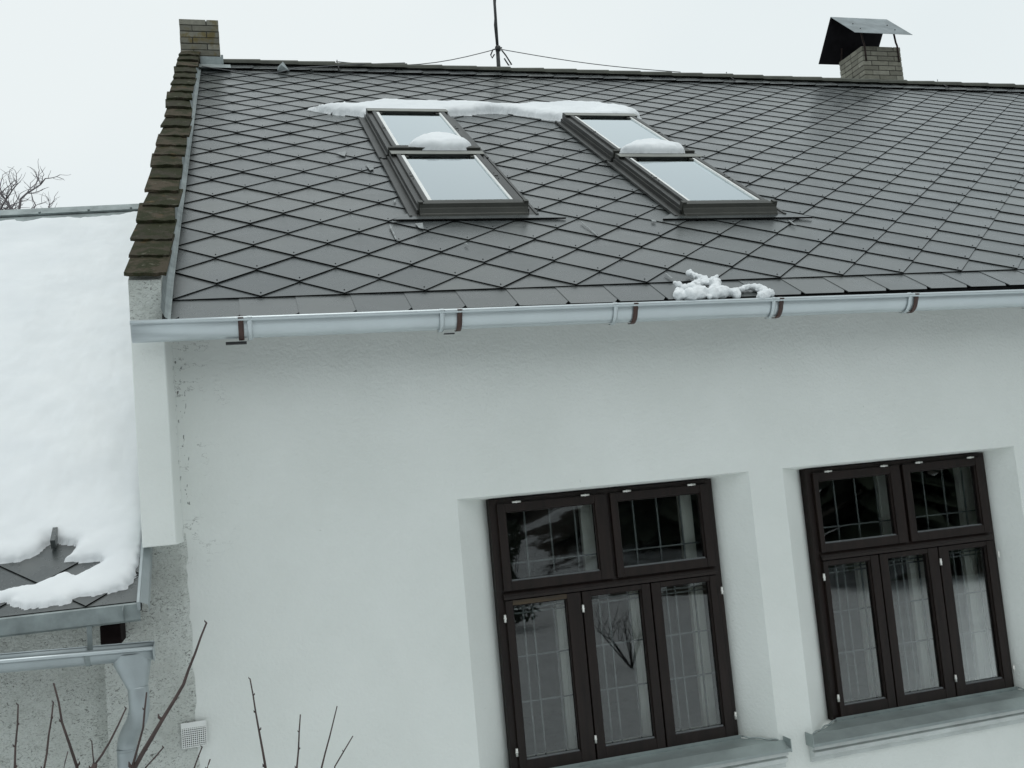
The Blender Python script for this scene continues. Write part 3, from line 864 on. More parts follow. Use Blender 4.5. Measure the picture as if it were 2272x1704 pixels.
# ---- skylights
def skylight(S, idx, lo):
    s0 = S['s'] + (0.0 if lo else 1.56); s1 = s0 + (1.51 if lo else 1.56)
    xo = DR * (s0 - S['s']); sh = lambda s: DR * (s - S['s'])
    def XF(x, s, h): return RP(x + sh(s), s, h)
    x0, x1 = S['x0'], S['x1']
    dz = 0.012 if not lo else 0.0
    mb = MB(XF)
    # frame: stepped side covers, hood, bottom cover
    for sgn, xa in ((1, x0), (-1, x1)):
        a, d = (xa, xa + sgn * 0.045); mb.box(min(a, d), max(a, d), s0 + 0.01, s1, -0.01, 0.082 + dz)
        a, d = (xa + sgn * 0.045, xa + sgn * 0.082); mb.box(min(a, d), max(a, d), s0 + 0.02, s1, -0.01, 0.104 + dz)
    frame = mb.build('skylight', M['alu'], house, 0.003)
    frame['label'] = ['lower left', 'upper left', 'lower right', 'upper right'][idx] + ' roof window of the four' + ('' if lo else ', snow resting on its pane')
    mb = MB(XF)
    mb.box(x0 + 0.003, x1 - 0.003, s1 - 0.085, s1 + 0.02, 0.0, 0.103 + dz); mb.box(x0 + 0.004, x1 - 0.004, s1 - 0.112, s1 - 0.02, 0.1032 + dz, 0.108 + dz, 1)
    mb.build('hood', [M['alu_front'], M['alu_hood']], frame, 0.002)
    mb = MB(XF)
    e0 = -0.075 if lo else 0.0
    # sloping bottom apron, in ridged steps
    ys = [(0.03, 0.108), (0.0, 0.106), (-0.012, 0.078), (-0.018, 0.074), (-0.040, 0.046), (-0.048, 0.042), (-0.075, 0.006)] if lo else [(0.03, 0.108 + dz), (0.004, 0.106 + dz), (0.002, 0.03)]
    p = [(x0 + 0.002, s0 + a, h) for a, h in ys] + [(x1 - 0.002, s0 + a, h) for a, h in ys]
    n = len(ys)
    mb.add(p, [(i, i + 1, n + i + 1, n + i) for i in range(n - 1)], 0)
    mb.add([(x0 + 0.002, s0 + a, h) for a, h in ys] + [(x0 + 0.002, s0 + 0.03, 0)], [tuple(range(n + 1))], 0)
    mb.add([(x1 - 0.002, s0 + a, h) for a, h in ys] + [(x1 - 0.002, s0 + 0.03, 0)], [tuple(range(n, -1, -1))], 0)
    mb.box(x0 + 0.045, x1 - 0.045, s0 + 0.0305, s0 + 0.075, 0.0, 0.1085 + dz)
    if lo:
        for xa in (x0 - 0.004, x1 - 0.028): mb.box(xa, xa + 0.032, s0 - 0.004, s0 + 0.045, 0.02, 0.118)
    mb.build('bottom_cover', M['alu_front'], frame)
    # pale inner sash edge round the glass
    mb = MB(XF)
    a, d, e, g_ = x0 + 0.082, x1 - 0.082, s0 + 0.075, s1 - 0.112
    mb.box(a, a + 0.030, e, g_, 0.0, 0.096 + dz); mb.box(d - 0.018, d, e, g_, 0.0, 0.096 + dz)
    mb.box(a + 0.030, d - 0.018, e, e + 0.016, 0.0, 0.095 + dz)
    mb.build('sash_edge', M['white_paint'], frame)
    mb = MB(XF); mb.box(a + 0.030, d - 0.018, e + 0.016, g_ + 0.03, 0.078 + dz, 0.084 + dz)
    mb.build('glass_pane', M['glass_sky'], frame)
    mb = MB(XF); mb.quad((a, e, 0.02), (d, e, 0.02), (d, g_, 0.02), (a, g_, 0.02))
    mb.build('blind', M['curtain'], frame)
    # clips on the side covers
    for xa in (x0 + 0.05, x1 - 0.078):
        mb = MB(XF); mb.box(xa, xa + 0.028, s0 + 0.72, s0 + 0.735, 0.10 + dz, 0.109 + dz)
        mb.box(xa + 0.01, xa + 0.016, s0 + 0.80, s0 + 0.806, 0.10 + dz, 0.110 + dz); mb.box(xa + 0.01, xa + 0.016, s0 + 0.64, s0 + 0.646, 0.10 + dz, 0.110 + dz)
        mb.build('cover_clip', M['alu_front'], frame)
    for xa in (a + 0.032, d - 0.05):
        mb = MB(XF); mb.box(xa, xa + 0.028, g_ - 0.045, g_ + 0.01, 0.0845 + dz, 0.094 + dz); mb.build('sash_latch', M['alu_front'], frame)
    # side flashing gutter
    for sgn, xa in ((-1, x0), (1, x1)):
        mb = MB(XF)
        a2, d2 = xa + sgn * 0.002, xa + sgn * 0.075
        lo_, hi_ = min(a2, d2), max(a2, d2)
        mb.box(lo_, hi_, s0 - 0.05 * lo, s1, 0.018, 0.029)
        mb.box(xa + sgn * 0.055 if sgn > 0 else xa - 0.075, xa + sgn * 0.075 if sgn > 0 else xa - 0.055, s0 - 0.05 * lo, s1, 0.0292, 0.036)
        mb.box(min(xa + sgn * .002, xa + sgn * .016), max(xa + sgn * .002, xa + sgn * .016), s0, s1, 0.0292, 0.058)
        mb.build('side_flashing', M['alu'], frame)
    if lo:
        mb = MB(XF)
        # apron sheet, dressed over the tiles below
        y0_ = s0 - 0.12
        P = [(x0 - 0.20, y0_ + 0.008, 0.030), (x1 + 0.26, y0_ - 0.012, 0.030), (x1 + 0.09, s0 + 0.02, 0.0275), (x0 - 0.08, s0 + 0.02, 0.0275)]
        mb.add(P, [(0, 1, 2, 3)], 0)
        Q = [(p[0], p[1], 0.018) for p in P]
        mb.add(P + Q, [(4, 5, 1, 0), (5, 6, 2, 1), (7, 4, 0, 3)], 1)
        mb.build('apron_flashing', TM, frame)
for i_, S in enumerate(SKY):
    skylight(S, 2 * i_, True); skylight(S, 2 * i_ + 1, False)
# grey sealant smears left on the tiles next to the left roof windows
def smear(pts, h=0.026):
    mb = MB(RP); n = len(pts)
    tp = [(x, s, h) for x, s in pts]; bt_ = [(x, s, h - 0.003) for x, s in pts]
    mb.add(tp + bt_, [tuple(range(n))] + [(n + i, n + (i + 1) % n, (i + 1) % n, i) for i in range(n)])
    return mb.build('sealant_smear', M['smear'], roof)

for q in ([(1.252, 3.139), (1.357, 3.235), (1.316, 3.037)], [(1.452, 2.799), (1.512, 2.76), (1.497, 2.628), (1.461, 2.591)], [(1.51, 1.761), (1.538, 1.791), (1.513, 1.7)], [(1.385, 1.193), (1.397, 1.192), (1.386, 0.884), (1.377, 0.885)], [(1.57, 1.209), (1.624, 1.22), (1.606, 1.087), (1.578, 1.115)],
          [(1.817, 0.78), (1.833, 0.779), (1.835, 0.718)], [(2.774, 1.182), (2.785, 1.181), (2.796, 0.877), (2.786, 0.862)], [(2.972, 0.118), (2.984, 0.117), (2.989, 0.028), (2.973, 0.013)], [(3.335, 1.202), (3.364, 1.19), (3.356, 1.149), (3.325, 1.151)], [(4.434, 1.124), (4.449, 1.123), (4.437, 1.002), (4.424, 1.014)]):
    smear([(x, s) for x, s in q[::-1]])
# ---- chimneys
def chimney(nm, x0, x1, y0, y1, zb, zt, ztop_core, bm, lens, label):
    mb = MB(); ins = 0.007
    mb.box(x0 + ins, x1 - ins, y0 + ins, y1 - ins, zb - 1.0, ztop_core)
    ch = mb.build(nm, M['mortar'], house)
    ch['label'] = label
    CH, GAP = 0.0745, 0.009
    n = int((zt - zb) / CH)
    cache = {}
    def brick(xa, xb, ya, yb, za, zb_):
        mb = MB(); j = lambda q: q + random.uniform(-.0025, .0025)
        xa, xb, ya, yb = j(xa), j(xb), j(ya), j(yb)
        bvl = 0.0035
        mb.box(xa, xb, ya, yb, za, zb_)
        o = mb.build('brick', bm, ch, 0.004)
        return o
    for c_ in range(n):
        za = zt - (c_ + 1) * CH + GAP / 2; zb_ = zt - c_ * CH - GAP / 2
        odd = c_ % 2
        dpt = 0.125
        # front and back rows
        for (ya, yb, ex) in ((y0, y0 + dpt, odd), (y1 - dpt, y1, 1 - odd)):
            xa = x0; seq = lens[0] if ex else lens[1]
            for k, ln in enumerate(seq):
                xb = min(xa + ln, x1)
                if k == len(seq) - 1: xb = x1
                brick(xa + (GAP / 2 if k else 0), xb - (GAP / 2 if k < len(seq) - 1 else 0), ya, yb, za, zb_)
                xa = xb
        for (xa, xb) in ((x0, x0 + dpt), (x1 - dpt, x1)):
            ya = y0 + dpt; rest = y1 - dpt - ya; m_ = max(1, round(rest / 0.2)); q = rest / m_
            for k in range(m_):
                brick(xa, xb, ya + k * q + GAP / 2, ya + (k + 1) * q - GAP / 2, za, zb_)
    return ch
chL = chimney('chimney', -0.045, 0.395, 6.0, 6.5, 3.85, 4.533, 4.515, M['brick_lichen'], ([0.14, 0.30], [0.30, 0.14]), 'short buff brick chimney stack with yellow lichen at the gable end')
mb = MB()
mb.box(0.165, 0.402, 5.955, 5.994, 3.80, 4.062); mb.box(0.398, 0.425, 5.96, 6.5, 3.85, 4.09)
mb.add([(0.15, 5.75, RP(0, 6.95, .035)[2] + .0), (0.50, 5.75, RP(0, 6.95, .035)[2]), (0.50, 5.957, 3.97), (0.15, 5.957, 3.97)], [(0, 1, 2, 3)])
mb.build('base_flashing', M['zinc_dull'], chL, 0.004)
CX0, CX1, CY0, CY1 = 9.60, 10.27, 6.6, 7.18
chR = chimney('chimney', CX0, CX1, CY0, CY1, 3.70, 4.785, 4.775, M['brick'], ([0.145, 0.29, 0.235], [0.255, 0.29, 0.125]), 'buff brick chimney stack sheltered by a bent sheet metal cap')
# tent-shaped sheet cap on four straps
mb = MB()
rz, ry = 5.37, 6.9
A0, A1 = (9.35, ry, rz), (10.345, ry, rz)
F0, F1 = (9.315, 6.33, 4.86), (10.30, 6.33, 4.855)
B0, B1 = (9.30, 7.27, 4.79), (10.29, 7.27, 4.79)
mb.add([A0, A1, F1, F0], [(0, 1, 2, 3)], 0); mb.add([A0, A1, B1, B0], [(3, 2, 1, 0)], 0)
e = 0.006
dn = lambda P: (P[0], P[1], P[2] - e)
mb.add([dn(A0), dn(A1), dn(F1), dn(F0)], [(3, 2, 1, 0)], 1); mb.add([dn(A0), dn(A1), dn(B1), dn(B0)], [(0, 1, 2, 3)], 1)
mb.add([F0, F1, dn(F1), dn(F0)], [(3, 2, 1, 0)], 0); mb.add([A0, F0, dn(F0), dn(A0)], [(3, 2, 1, 0)], 0); mb.add([A0, B0, dn(B0), dn(A0)], [(0, 1, 2, 3)], 1)
mb.add([A1, F1, dn(F1), dn(A1)], [(0, 1, 2, 3)], 0); mb.add([A1, B1, dn(B1), dn(A1)], [(3, 2, 1, 0)], 1); mb.add([B0, B1, dn(B1), dn(B0)], [(0, 1, 2, 3)], 1)
for (u_, w_) in ((0.2, 0.45), (0.2, 0.75), (0.8, 0.45), (0.8, 0.75)):
    P = [A0[i] + (A1[i] - A0[i]) * u_ + (F0[i] - A0[i]) * w_ for i in range(3)]
    mb.tube([(P[0], P[1], P[2]), (P[0], P[1] - 0.006, P[2] + 0.007)], 0.009, 6, 1)
cap = mb.build('chimney_cap', [M['cap_sheet'], M['cap_dark']], chR)
for (sx, sy) in ((CX0 + 0.05, CY0 - 0.006), (CX1 - 0.05, CY0 - 0.006), (CX0 + 0.05, CY1 + 0.006), (CX1 - 0.05, CY1 + 0.006)):
    mb = MB(); front_ = sy < ry
    zt = 4.98 if front_ else 4.86
    lean = 0.05 if front_ else -0.05
    mb.tube([(sx, sy, 4.55), (sx, sy, 4.80), (sx, sy + lean * 0.4, 4.86), (sx, sy + lean, zt + 0.13)], 0.014, 6)
    mb.build('cap_strap', M['rust'], chR)

# ---- rain gutter of the house
def gz(x): return float(np.interp(x, [-0.2, 0.4, 3, 5.4, 16], [-0.172, -0.174, -0.190, -0.212, -0.285]))
GYc, GR = -0.252, 0.070
def gutter_section(x, r=GR, n=14, bead=True, dz=0.0):
    zc = gz(x) + dz
    pts = [(x, GYc + r, zc + 0.012)]
    for k in range(n + 1):
        th = math.pi * k / n
        pts.append((x, GYc + math.cos(th) * r, zc - math.sin(th) * r * 1.22))
    if bead:
        for k in range(7):
            th = math.pi * (0.2 + k / 6 * 1.6)
            pts.append((x, GYc - r - 0.011 + 0.011 * math.cos(th) * -1 * -1, zc + 0.006 + 0.011 * math.sin(th)))
    return pts
gxs = [-0.195, 0.4, 1.4, 2.4, 3.4, 4.4, 5.4, 7, 9, 12, XR + 0.2]
mb = MB(); rows = [gutter_section(x) for x in gxs]; n = len(rows[0])
mb.add([p for r_ in rows for p in r_], [(i * n + k, (i + 1) * n + k, (i + 1) * n + k + 1, i * n + k + 1) for i in range(len(rows) - 1) for k in range(n - 1)], 0, True)
e = gutter_section(-0.195, bead=False)
mb.add([(p[0] + 0.002, p[1], p[2]) for p in e], [tuple(range(len(e)))])
gut = mb.build('gutter', M['zinc'], house)
gut.modifiers.new('thick', 'SOLIDIFY').thickness = 0.0025
mb = MB(); mb.tube([(x, GYc - GR - 0.012, gz(x) + 0.006) for x in gxs], 0.0095, 12); mb.build('gutter_bead', M['zinc'], gut)
def strap(x, wdt, m_, nm, skew=0.0, rr=GR + 0.006, th0=0.06):
    mb = MB()
    rows = []
    for k in range(13):
        th = math.pi * (1.0 - 0.62 * k / 12)
        rows.append((GYc + math.cos(th) * rr - (0.006 if k < 2 else 0), gz(x) - math.sin(th) * rr * 1.22, -skew * k / 12))
    rows.insert(0, (GYc - rr - 0.020, gz(x) + 0.008, 0)); rows.insert(0, (GYc - rr + 0.004, gz(x) + 0.020, 0))
    p = []
    for y, z, sx in rows: p += [(x - wdt / 2 + sx, y, z), (x + wdt / 2 + sx, y, z)]
    mb.add(p, [(2 * i, 2 * i + 1, 2 * i + 3, 2 * i + 2) for i in range(len(rows) - 1)], 0, True)
    o = mb.build(nm, m_, gut); o.modifiers.new('thick', 'SOLIDIFY').thickness = 0.004
for x in (0.347, 1.519, 2.57, 3.525, 4.49, 5.5, 6.5, 7.5): strap(x, 0.028, M['brown'], 'brown_strap')
for x in (0.392, 1.42, 2.446, 3.475, 4.445, 5.4, 6.4, 7.4): strap(x, 0.026, M['zinc'], 'zinc_strap')
mb = MB(); mb.box(0.265, 0.372, -0.262, -0.235, -0.289, -0.276); mb.build('bracket_plate', M['cable'], gut)
mb = MB(); mb.box(1.44, 1.50, -0.25, -0.235, -0.290, -0.284); mb.build('bracket_plate', M['cable'], gut)

# ---- ventilation grating low on the wall
mb = MB(WX); vx0, vx1, vz0, vz1 = -0.075, 0.046, -2.343, -2.220
mb.box(vx0 + .004, vx1 - .004, WY - 0.020, WY - 0.0165, vz0 + .004, vz1 - .004)
vent = mb.build('vent_grating', M['alu'], house)
mb = MB(WX)
for k in range(13):
    x = vx0 + k * (vx1 - vx0) / 12; mb.box(x - .0018, x + .0018, WY - 0.026, WY - 0.021, vz0, vz1)
    z = vz0 + k * (vz1 - vz0) / 12; mb.box(vx0, vx1, WY - 0.0268, WY - 0.0215, z - .0018, z + .0018)
mb.box(vx0, vx1, WY - 0.0255, WY - 0.0212, vz1 - 0.026, vz1); mb.build('vent_mesh', M['white_paint'], vent)

# ------------------------------------------------------------------ antenna mast
mp = RP(3.80, ridge_s(3.8), 0.0)
mast = empty('antenna_mast', (3.80, mp[1], mp[2]), 'thin dark antenna mast standing on the roof ridge', 'antenna')
mb = MB(); mb.tube([(3.80, mp[1], mp[2] - 0.1), (3.80, mp[1], mp[2] + 0.12), (3.806, mp[1], mp[2] + 0.30)], [0.026, 0.025, 0.024], 10)
mb.tube([(3.806, mp[1], mp[2] + 0.28), (3.82, mp[1], mp[2] + 0.8), (3.83, mp[1], mp[2] + 1.25)], [0.018, 0.018, 0.017], 10)
mb.build('pole', M['mast'], mast)
zc = mp[2] + 0.335
mb = MB(); mb.tube([(3.812, mp[1], zc - 0.03), (3.812, mp[1], zc + 0.03)], 0.034, 10); mb.tube([(3.77, mp[1] - .02, zc), (3.86, mp[1] - .02, zc + 0.004)], 0.010, 6)
mb.build('clamp', M['mast'], mast)
mb = MB(); mb.tube([(3.80, mp[1] - .03, zc - 0.01), (3.735, mp[1] - .03, zc - 0.03), (3.70, mp[1] - .03, zc - 0.10), (3.715, mp[1] - .03, zc - 0.14), (3.75, mp[1] - .03, zc - 0.09)], 0.009, 6)
mb.tube([(3.85, mp[1] - .03, zc - 0.03), (3.90, mp[1] - .03, zc - 0.10), (3.965, mp[1] - .03, zc - 0.22), (3.925, mp[1] - .03, zc - 0.23), (3.875, mp[1] - .03, zc - 0.14)], 0.010, 6)
mb.tube([(3.79, mp[1] - .02, zc - 0.02), (3.785, mp[1] - .026, zc + .3), (3.845, mp[1] - .024, zc + .7), (3.815, mp[1] - .02, zc + .9)], 0.006, 5)
mb.build('cable', M['cable'], mast)
for (ex, nm) in ((1.75, 'guy_wire'), (6.3, 'guy_wire')):
    a = Vector((3.81, mp[1], zc)); e = Vector(RP(ex, ridge_s(ex), 0.0)) + Vector((0, 0, 0.1))
    mb = MB(); mb.tube([tuple(a.lerp(e, k / 10) - Vector((0, 0, 0.12 * math.sin(math.pi * k / 10) * (1 if ex < 3 else 0.35)))) for k in range(11)], 0.0055, 5)
    mb.build(nm, M['wire'], mast)
# conductor wire along the ridge to the gable
mb = MB(); s_ = strip_s(1)
wp_ = [RP(0.18, 6.95, 0.06), RP(0.45, 6.80, 0.05), RP(0.75, 6.66, 0.045), RP(1.0, 6.72, 0.05), RP(1.25, 6.95, 0.07), RP(1.6, 7.10, 0.07), RP(1.9, 7.2, 0.08), (2.6, RP(2.6, ridge_s(2.6))[1], RP(2.6, ridge_s(2.6))[2] + .11)]
mb.tube(wp_, 0.006, 5)
tag(mb.build('conductor_wire', M['wire']), 'thin lightning wire lying over the roof by the lichen covered chimney', 'wire')
mb = MB(); mb.box(-.06, .06, -.05, .05, 0, .05)
mb = MB(RP); mb.add([(1.02, 6.93, .035), (1.16, 6.93, .035), (1.13, 7.12, .05), (1.04, 7.12, .05), (1.07, 6.95, .10), (1.10, 7.1, .11)], [(0, 1, 4), (1, 2, 5, 4), (0, 4, 5, 3), (2, 3, 5)])
tag(mb.build('wire_holder', M['zinc_dull']), 'small metal wire holder lying near the ridge', 'bracket')

# ------------------------------------------------------------------ lower neighbour building
nb = empty('outbuilding', (-2.2, 2.5, GZ), 'low neighbouring building with snow covered roof left of the parapet', 'building')
NXL, NXR = -6.5, -0.215
def nridge(x): return 6.558 + (x + 0.488) * 0.129
mb = MB(NP)
mb.add([(NXL, 0, -0.005), (NXR, 0, -0.005), (NXR, nridge(NXR), -0.005), (NXL, nridge(NXL), -0.005)], [(0, 1, 2, 3)])
mb.add([(NXL, 0, -0.005), (NXR, 0, -0.005), (NXR, 0, -0.05), (NXL, 0, -0.05)], [(3, 2, 1, 0)])
mb.add([(NXL, 0, -0.05), (NXR, 0, -0.05), (NXR, 0.7, -0.05), (NXL, 0.7, -0.05)], [(3, 2, 1, 0)])
a = NP(NXL, nridge(NXL)); d = NP(NXR, nridge(NXR))
o = len(mb.v); mb.v += [a, d, (NXR, 11.5, -1.4), (NXL, 11.5, -1.4)]; mb.f.append([o, o + 1, o + 2, o + 3]); mb.m.append(0); mb.sm.append(False)
nroof = mb.build('roof', M['underlay'], nb)
for row in range(-1, 6):
    for k in range(-12, 2):
        x = -0.464 + (k + (0.5 if row % 2 else 0)) * SU; s = row * SV
        if x < -3.2: continue
        q = clip(PLATE, lambda p: NXR - 0.004 - x - p[0])
        q = clip(q, lambda p: s + p[1]) if row < 0 else q
        if len(q) < 3: continue
        mb = MB(); plate(mb, q, nail=False); oo = bpy.data.objects.new('roof_tile', mb.mesh('roof_tile', TM)); link(oo, nroof)
        oo.matrix_basis = Matrix.Translation(NP(x, s, 0)) @ ROT
mb = MB(); WYN = WALL_Y + 0.05
mb.quad((NXL, WYN, GZ - .2), (-0.42, WYN, GZ - .2), (-0.42, WYN, -1.28), (NXL, WYN, -1.28))
mb.quad((NXL, 11.3, GZ - .2), (NXL, WYN, GZ - .2), (NXL, WYN, -1.4), (NXL, 11.3, -1.4)); mb.add([(NXL, WYN, -1.4), (NXL, 11.3, -1.4), (NXL, 5, 1.75)], [(0, 1, 2)])
mb.quad((NXR, 11.3, GZ - .2), (NXL, 11.3, GZ - .2), (NXL, 11.3, -1.4), (NXR, 11.3, -1.4))
mb.build('wall', M['rough'], nb)
# eave sheet, verge sheet, ridge sheet
mb = MB(NP); mb.add([(NXL, 0.02, 0.008), (NXR - .002, 0.02, 0.008), (NXR - .002, -0.012, 0.004), (NXL, -0.012, 0.004), (NXR - .002, -0.052, -0.060), (NXL, -0.052, -0.060), (NXR - .002, -0.044, -0.078), (NXL, -0.044, -0.078)], [(0, 1, 2, 3), (3, 2, 4, 5), (5, 4, 6, 7)])
mb.box(-0.295, -0.292, -0.056, -0.01, -0.058, 0.008)
mb.build('eave_sheet', M['zinc_dull'], nb)
mb = MB(NP)
mb.box(NXR - 0.012, NXR + 0.004, -0.06, 0.66, 0.0, 0.052); mb.add([(NXR + .004, -.06, .05), (NXR + .040, -.06, .03), (NXR + .034, .60, .03), (NXR + .004, .66, .05), (NXR + .040, -.06, -.04), (NXR + .034, .60, -.04)], [(0, 1, 2, 3), (1, 4, 5, 2)])
mb.build('verge_sheet', M['zinc_mid'], nb, 0.003)
mb = MB()
P = []
for x in (NXL, -3.0, -1.8, -1.2, -0.49, NXR):
    c_ = NP(x, nridge(x), 0); P.append([NP(x, nridge(x) - 0.15, 0.030), NP(x, nridge(x) - 0.02, 0.045), (x, c_[1] + 0.1, c_[2] + 0.02)])
mb.add([q for r_ in P for q in r_], [(i * 3 + k, (i + 1) * 3 + k, (i + 1) * 3 + k + 1, i * 3 + k + 1) for i in range(5) for k in range(2)])
mb.add([P[i][0] for i in range(6)] + [NP(x, nridge(x) - 0.15, 0.012) for x in (NXL, -3.0, -1.8, -1.2, -0.49, NXR)], [(i, 6 + i, 7 + i, i + 1) for i in range(5)])
for x in (-2.4, -1.9, -1.45, -1.0, -0.6):
    c_ = NP(x, nridge(x) - 0.13, 0.034); mb.tube([c_, NP(x, nridge(x) - 0.13, 0.046)], 0.012, 6)
mb.build('ridge_sheet', M['zinc_dull'], nb)
mb = MB(NP); mb.add([(NXL, nridge(NXL) - 1.1, 0.006), (NXR, nridge(NXR) - 1.1, 0.006), (NXR, nridge(NXR), 0.006), (NXL, nridge(NXL), 0.006)], [(0, 1, 2, 3)]); mb.build('upper_sheet', M['zinc_dull'], nb)
mb = MB(NP); mb.box(-0.675, -0.650, 0.50, 0.62, 0.02, 0.075); mb.build('snow_guard', M['tile'], nb, 0.002)
mb = MB(); mb.box(-0.437, -0.339, -0.12, 0.16, -1.778, -1.678); mb.build('eave_recess_shade', M['recess_shade'], nb, 0.003)  # solid dark brown block painted as the shade of an opening under the eave
# its gutter and downpipe
GY2, GR2 = -0.40, 0.056
def gz2(x): return -1.752 - 0.028 * (x + 0.83) / 0.67
def sec2(x, r):
    p = [(x, GY2 + r, gz2(x) + 0.02)]
    for k in range(13):
        th = math.pi * k / 12; p.append((x, GY2 + math.cos(th) * r, gz2(x) - math.sin(th) * r * 1.05))
    return p
mb = MB(); xs3 = [NXL, -3, -1.5, -0.8, -0.163]; rows = [sec2(x, GR2) for x in xs3]; n = len(rows[0])
mb.add([p for r_ in rows for p in r_], [(i * n + k, (i + 1) * n + k, (i + 1) * n + k + 1, i * n + k + 1) for i in range(len(rows) - 1) for k in range(n - 1)], 0, True)
g2 = mb.build('gutter', M['zinc_mid'], nb); g2.modifiers.new('thick', 'SOLIDIFY').thickness = 0.002
mb = MB(); mb.tube([(x, GY2 - GR2 - 0.002, gz2(x) + 0.003) for x in xs3], 0.0095, 10); mb.tube([(x, GY2 + GR2, gz2(x) + 0.022) for x in xs3], 0.004, 6); mb.build('gutter_bead', M['zinc'], g2)
mb = MB(); e = sec2(-0.163, GR2 + 0.006); mb.add(e + [(p[0] + 0.003, p[1], p[2]) for p in e], [tuple(range(n)), tuple(range(2 * n - 1, n - 1, -1))] + [(i, n + i, n + (i + 1) % n, (i + 1) % n) for i in range(n)]); mb.build('gutter_end', M['zinc_mid'], g2)
mb = MB()
for x in (-0.455,):
    rows = [[(x - .012, y, z), (x + .012, y, z)] for (_, y, z) in sec2(x, GR2 + 0.004)]
    mb.add([p for r_ in rows for p in r_], [(2 * i, 2 * i + 1, 2 * i + 3, 2 * i + 2) for i in range(len(rows) - 1)], 0, True)
    mb.box(x - .012, x + .012, -0.35, -0.345, -1.76, -1.63); mb.box(x - .012, x + .012, -0.345, 0.16, -1.66, -1.654)
mb.build('gutter_bracket', M['zinc_dull'], g2)
# hopper outlet (flattened funnel) and pipe
mb = MB(); K = 20
lev = [(-1.795, 0.090, 0.060, -0.263), (-1.845, 0.086, 0.058, -0.262), (-1.965, 0.046, 0.046, -0.245), (-1.985, 0.044, 0.044, -0.243)]
P = []
for z, rx, ry_, cx in lev:
    for k in range(K):
        th = 2 * math.pi * k / K; P.append((cx + rx * math.cos(th), GY2 + ry_ * math.sin(th), z))
mb.add(P, [(i * K + k, i * K + (k + 1) % K, (i + 1) * K + (k + 1) % K, (i + 1) * K + k) for i in range(3) for k in range(K)], 0, True)
hop = mb.build('downpipe_hopper', M['zinc_mid'], nb)
dp = [(-0.243, GY2, -1.955), (-0.241, GY2, -2.02), (-0.244, GY2 + 0.012, -2.065), (-0.258, GY2 + 0.05, -2.115), (-0.284, GY2 + 0.11, -2.165), (-0.312, GY2 + 0.17, -2.215), (-0.326, GY2 + 0.20, -2.26), (-0.330, GY2 + 0.21, -2.31), (-0.332, GY2 + 0.21, -2.6), (-0.335, GY2 + 0.21, -4.2)]
def smooth_path(P, n_=5):
    P = [Vector(p) for p in P]; out_ = []
    for i in range(len(P) - 1):
        a, b_, c_, d_ = P[max(i - 1, 0)], P[i], P[i + 1], P[min(i + 2, len(P) - 1)]
        for k in range(n_):
            u_ = k / n_
            out_.append(tuple(0.5 * ((2 * b_) + (c_ - a) * u_ + (2 * a - 5 * b_ + 4 * c_ - d_) * u_ ** 2 + (-a + 3 * b_ - 3 * c_ + d_) * u_ ** 3)))
    return out_ + [tuple(P[-1])]
mb = MB(); mb.tube(smooth_path(dp), 0.046, 24, cap=False)
pipe = mb.build('downpipe', M['zinc_mid'], nb); pipe.modifiers.new('thick', 'SOLIDIFY').thickness = 0.002
for (z, x, y) in ((-2.085, -0.249, GY2 + 0.025), (-2.285, -0.329, GY2 + 0.205)):
    mb = MB(); mb.tube([(x, y, z + 0.006), (x, y, z - 0.006)], 0.0495, 24); mb.build('pipe_collar', M['zinc_mid'], pipe)

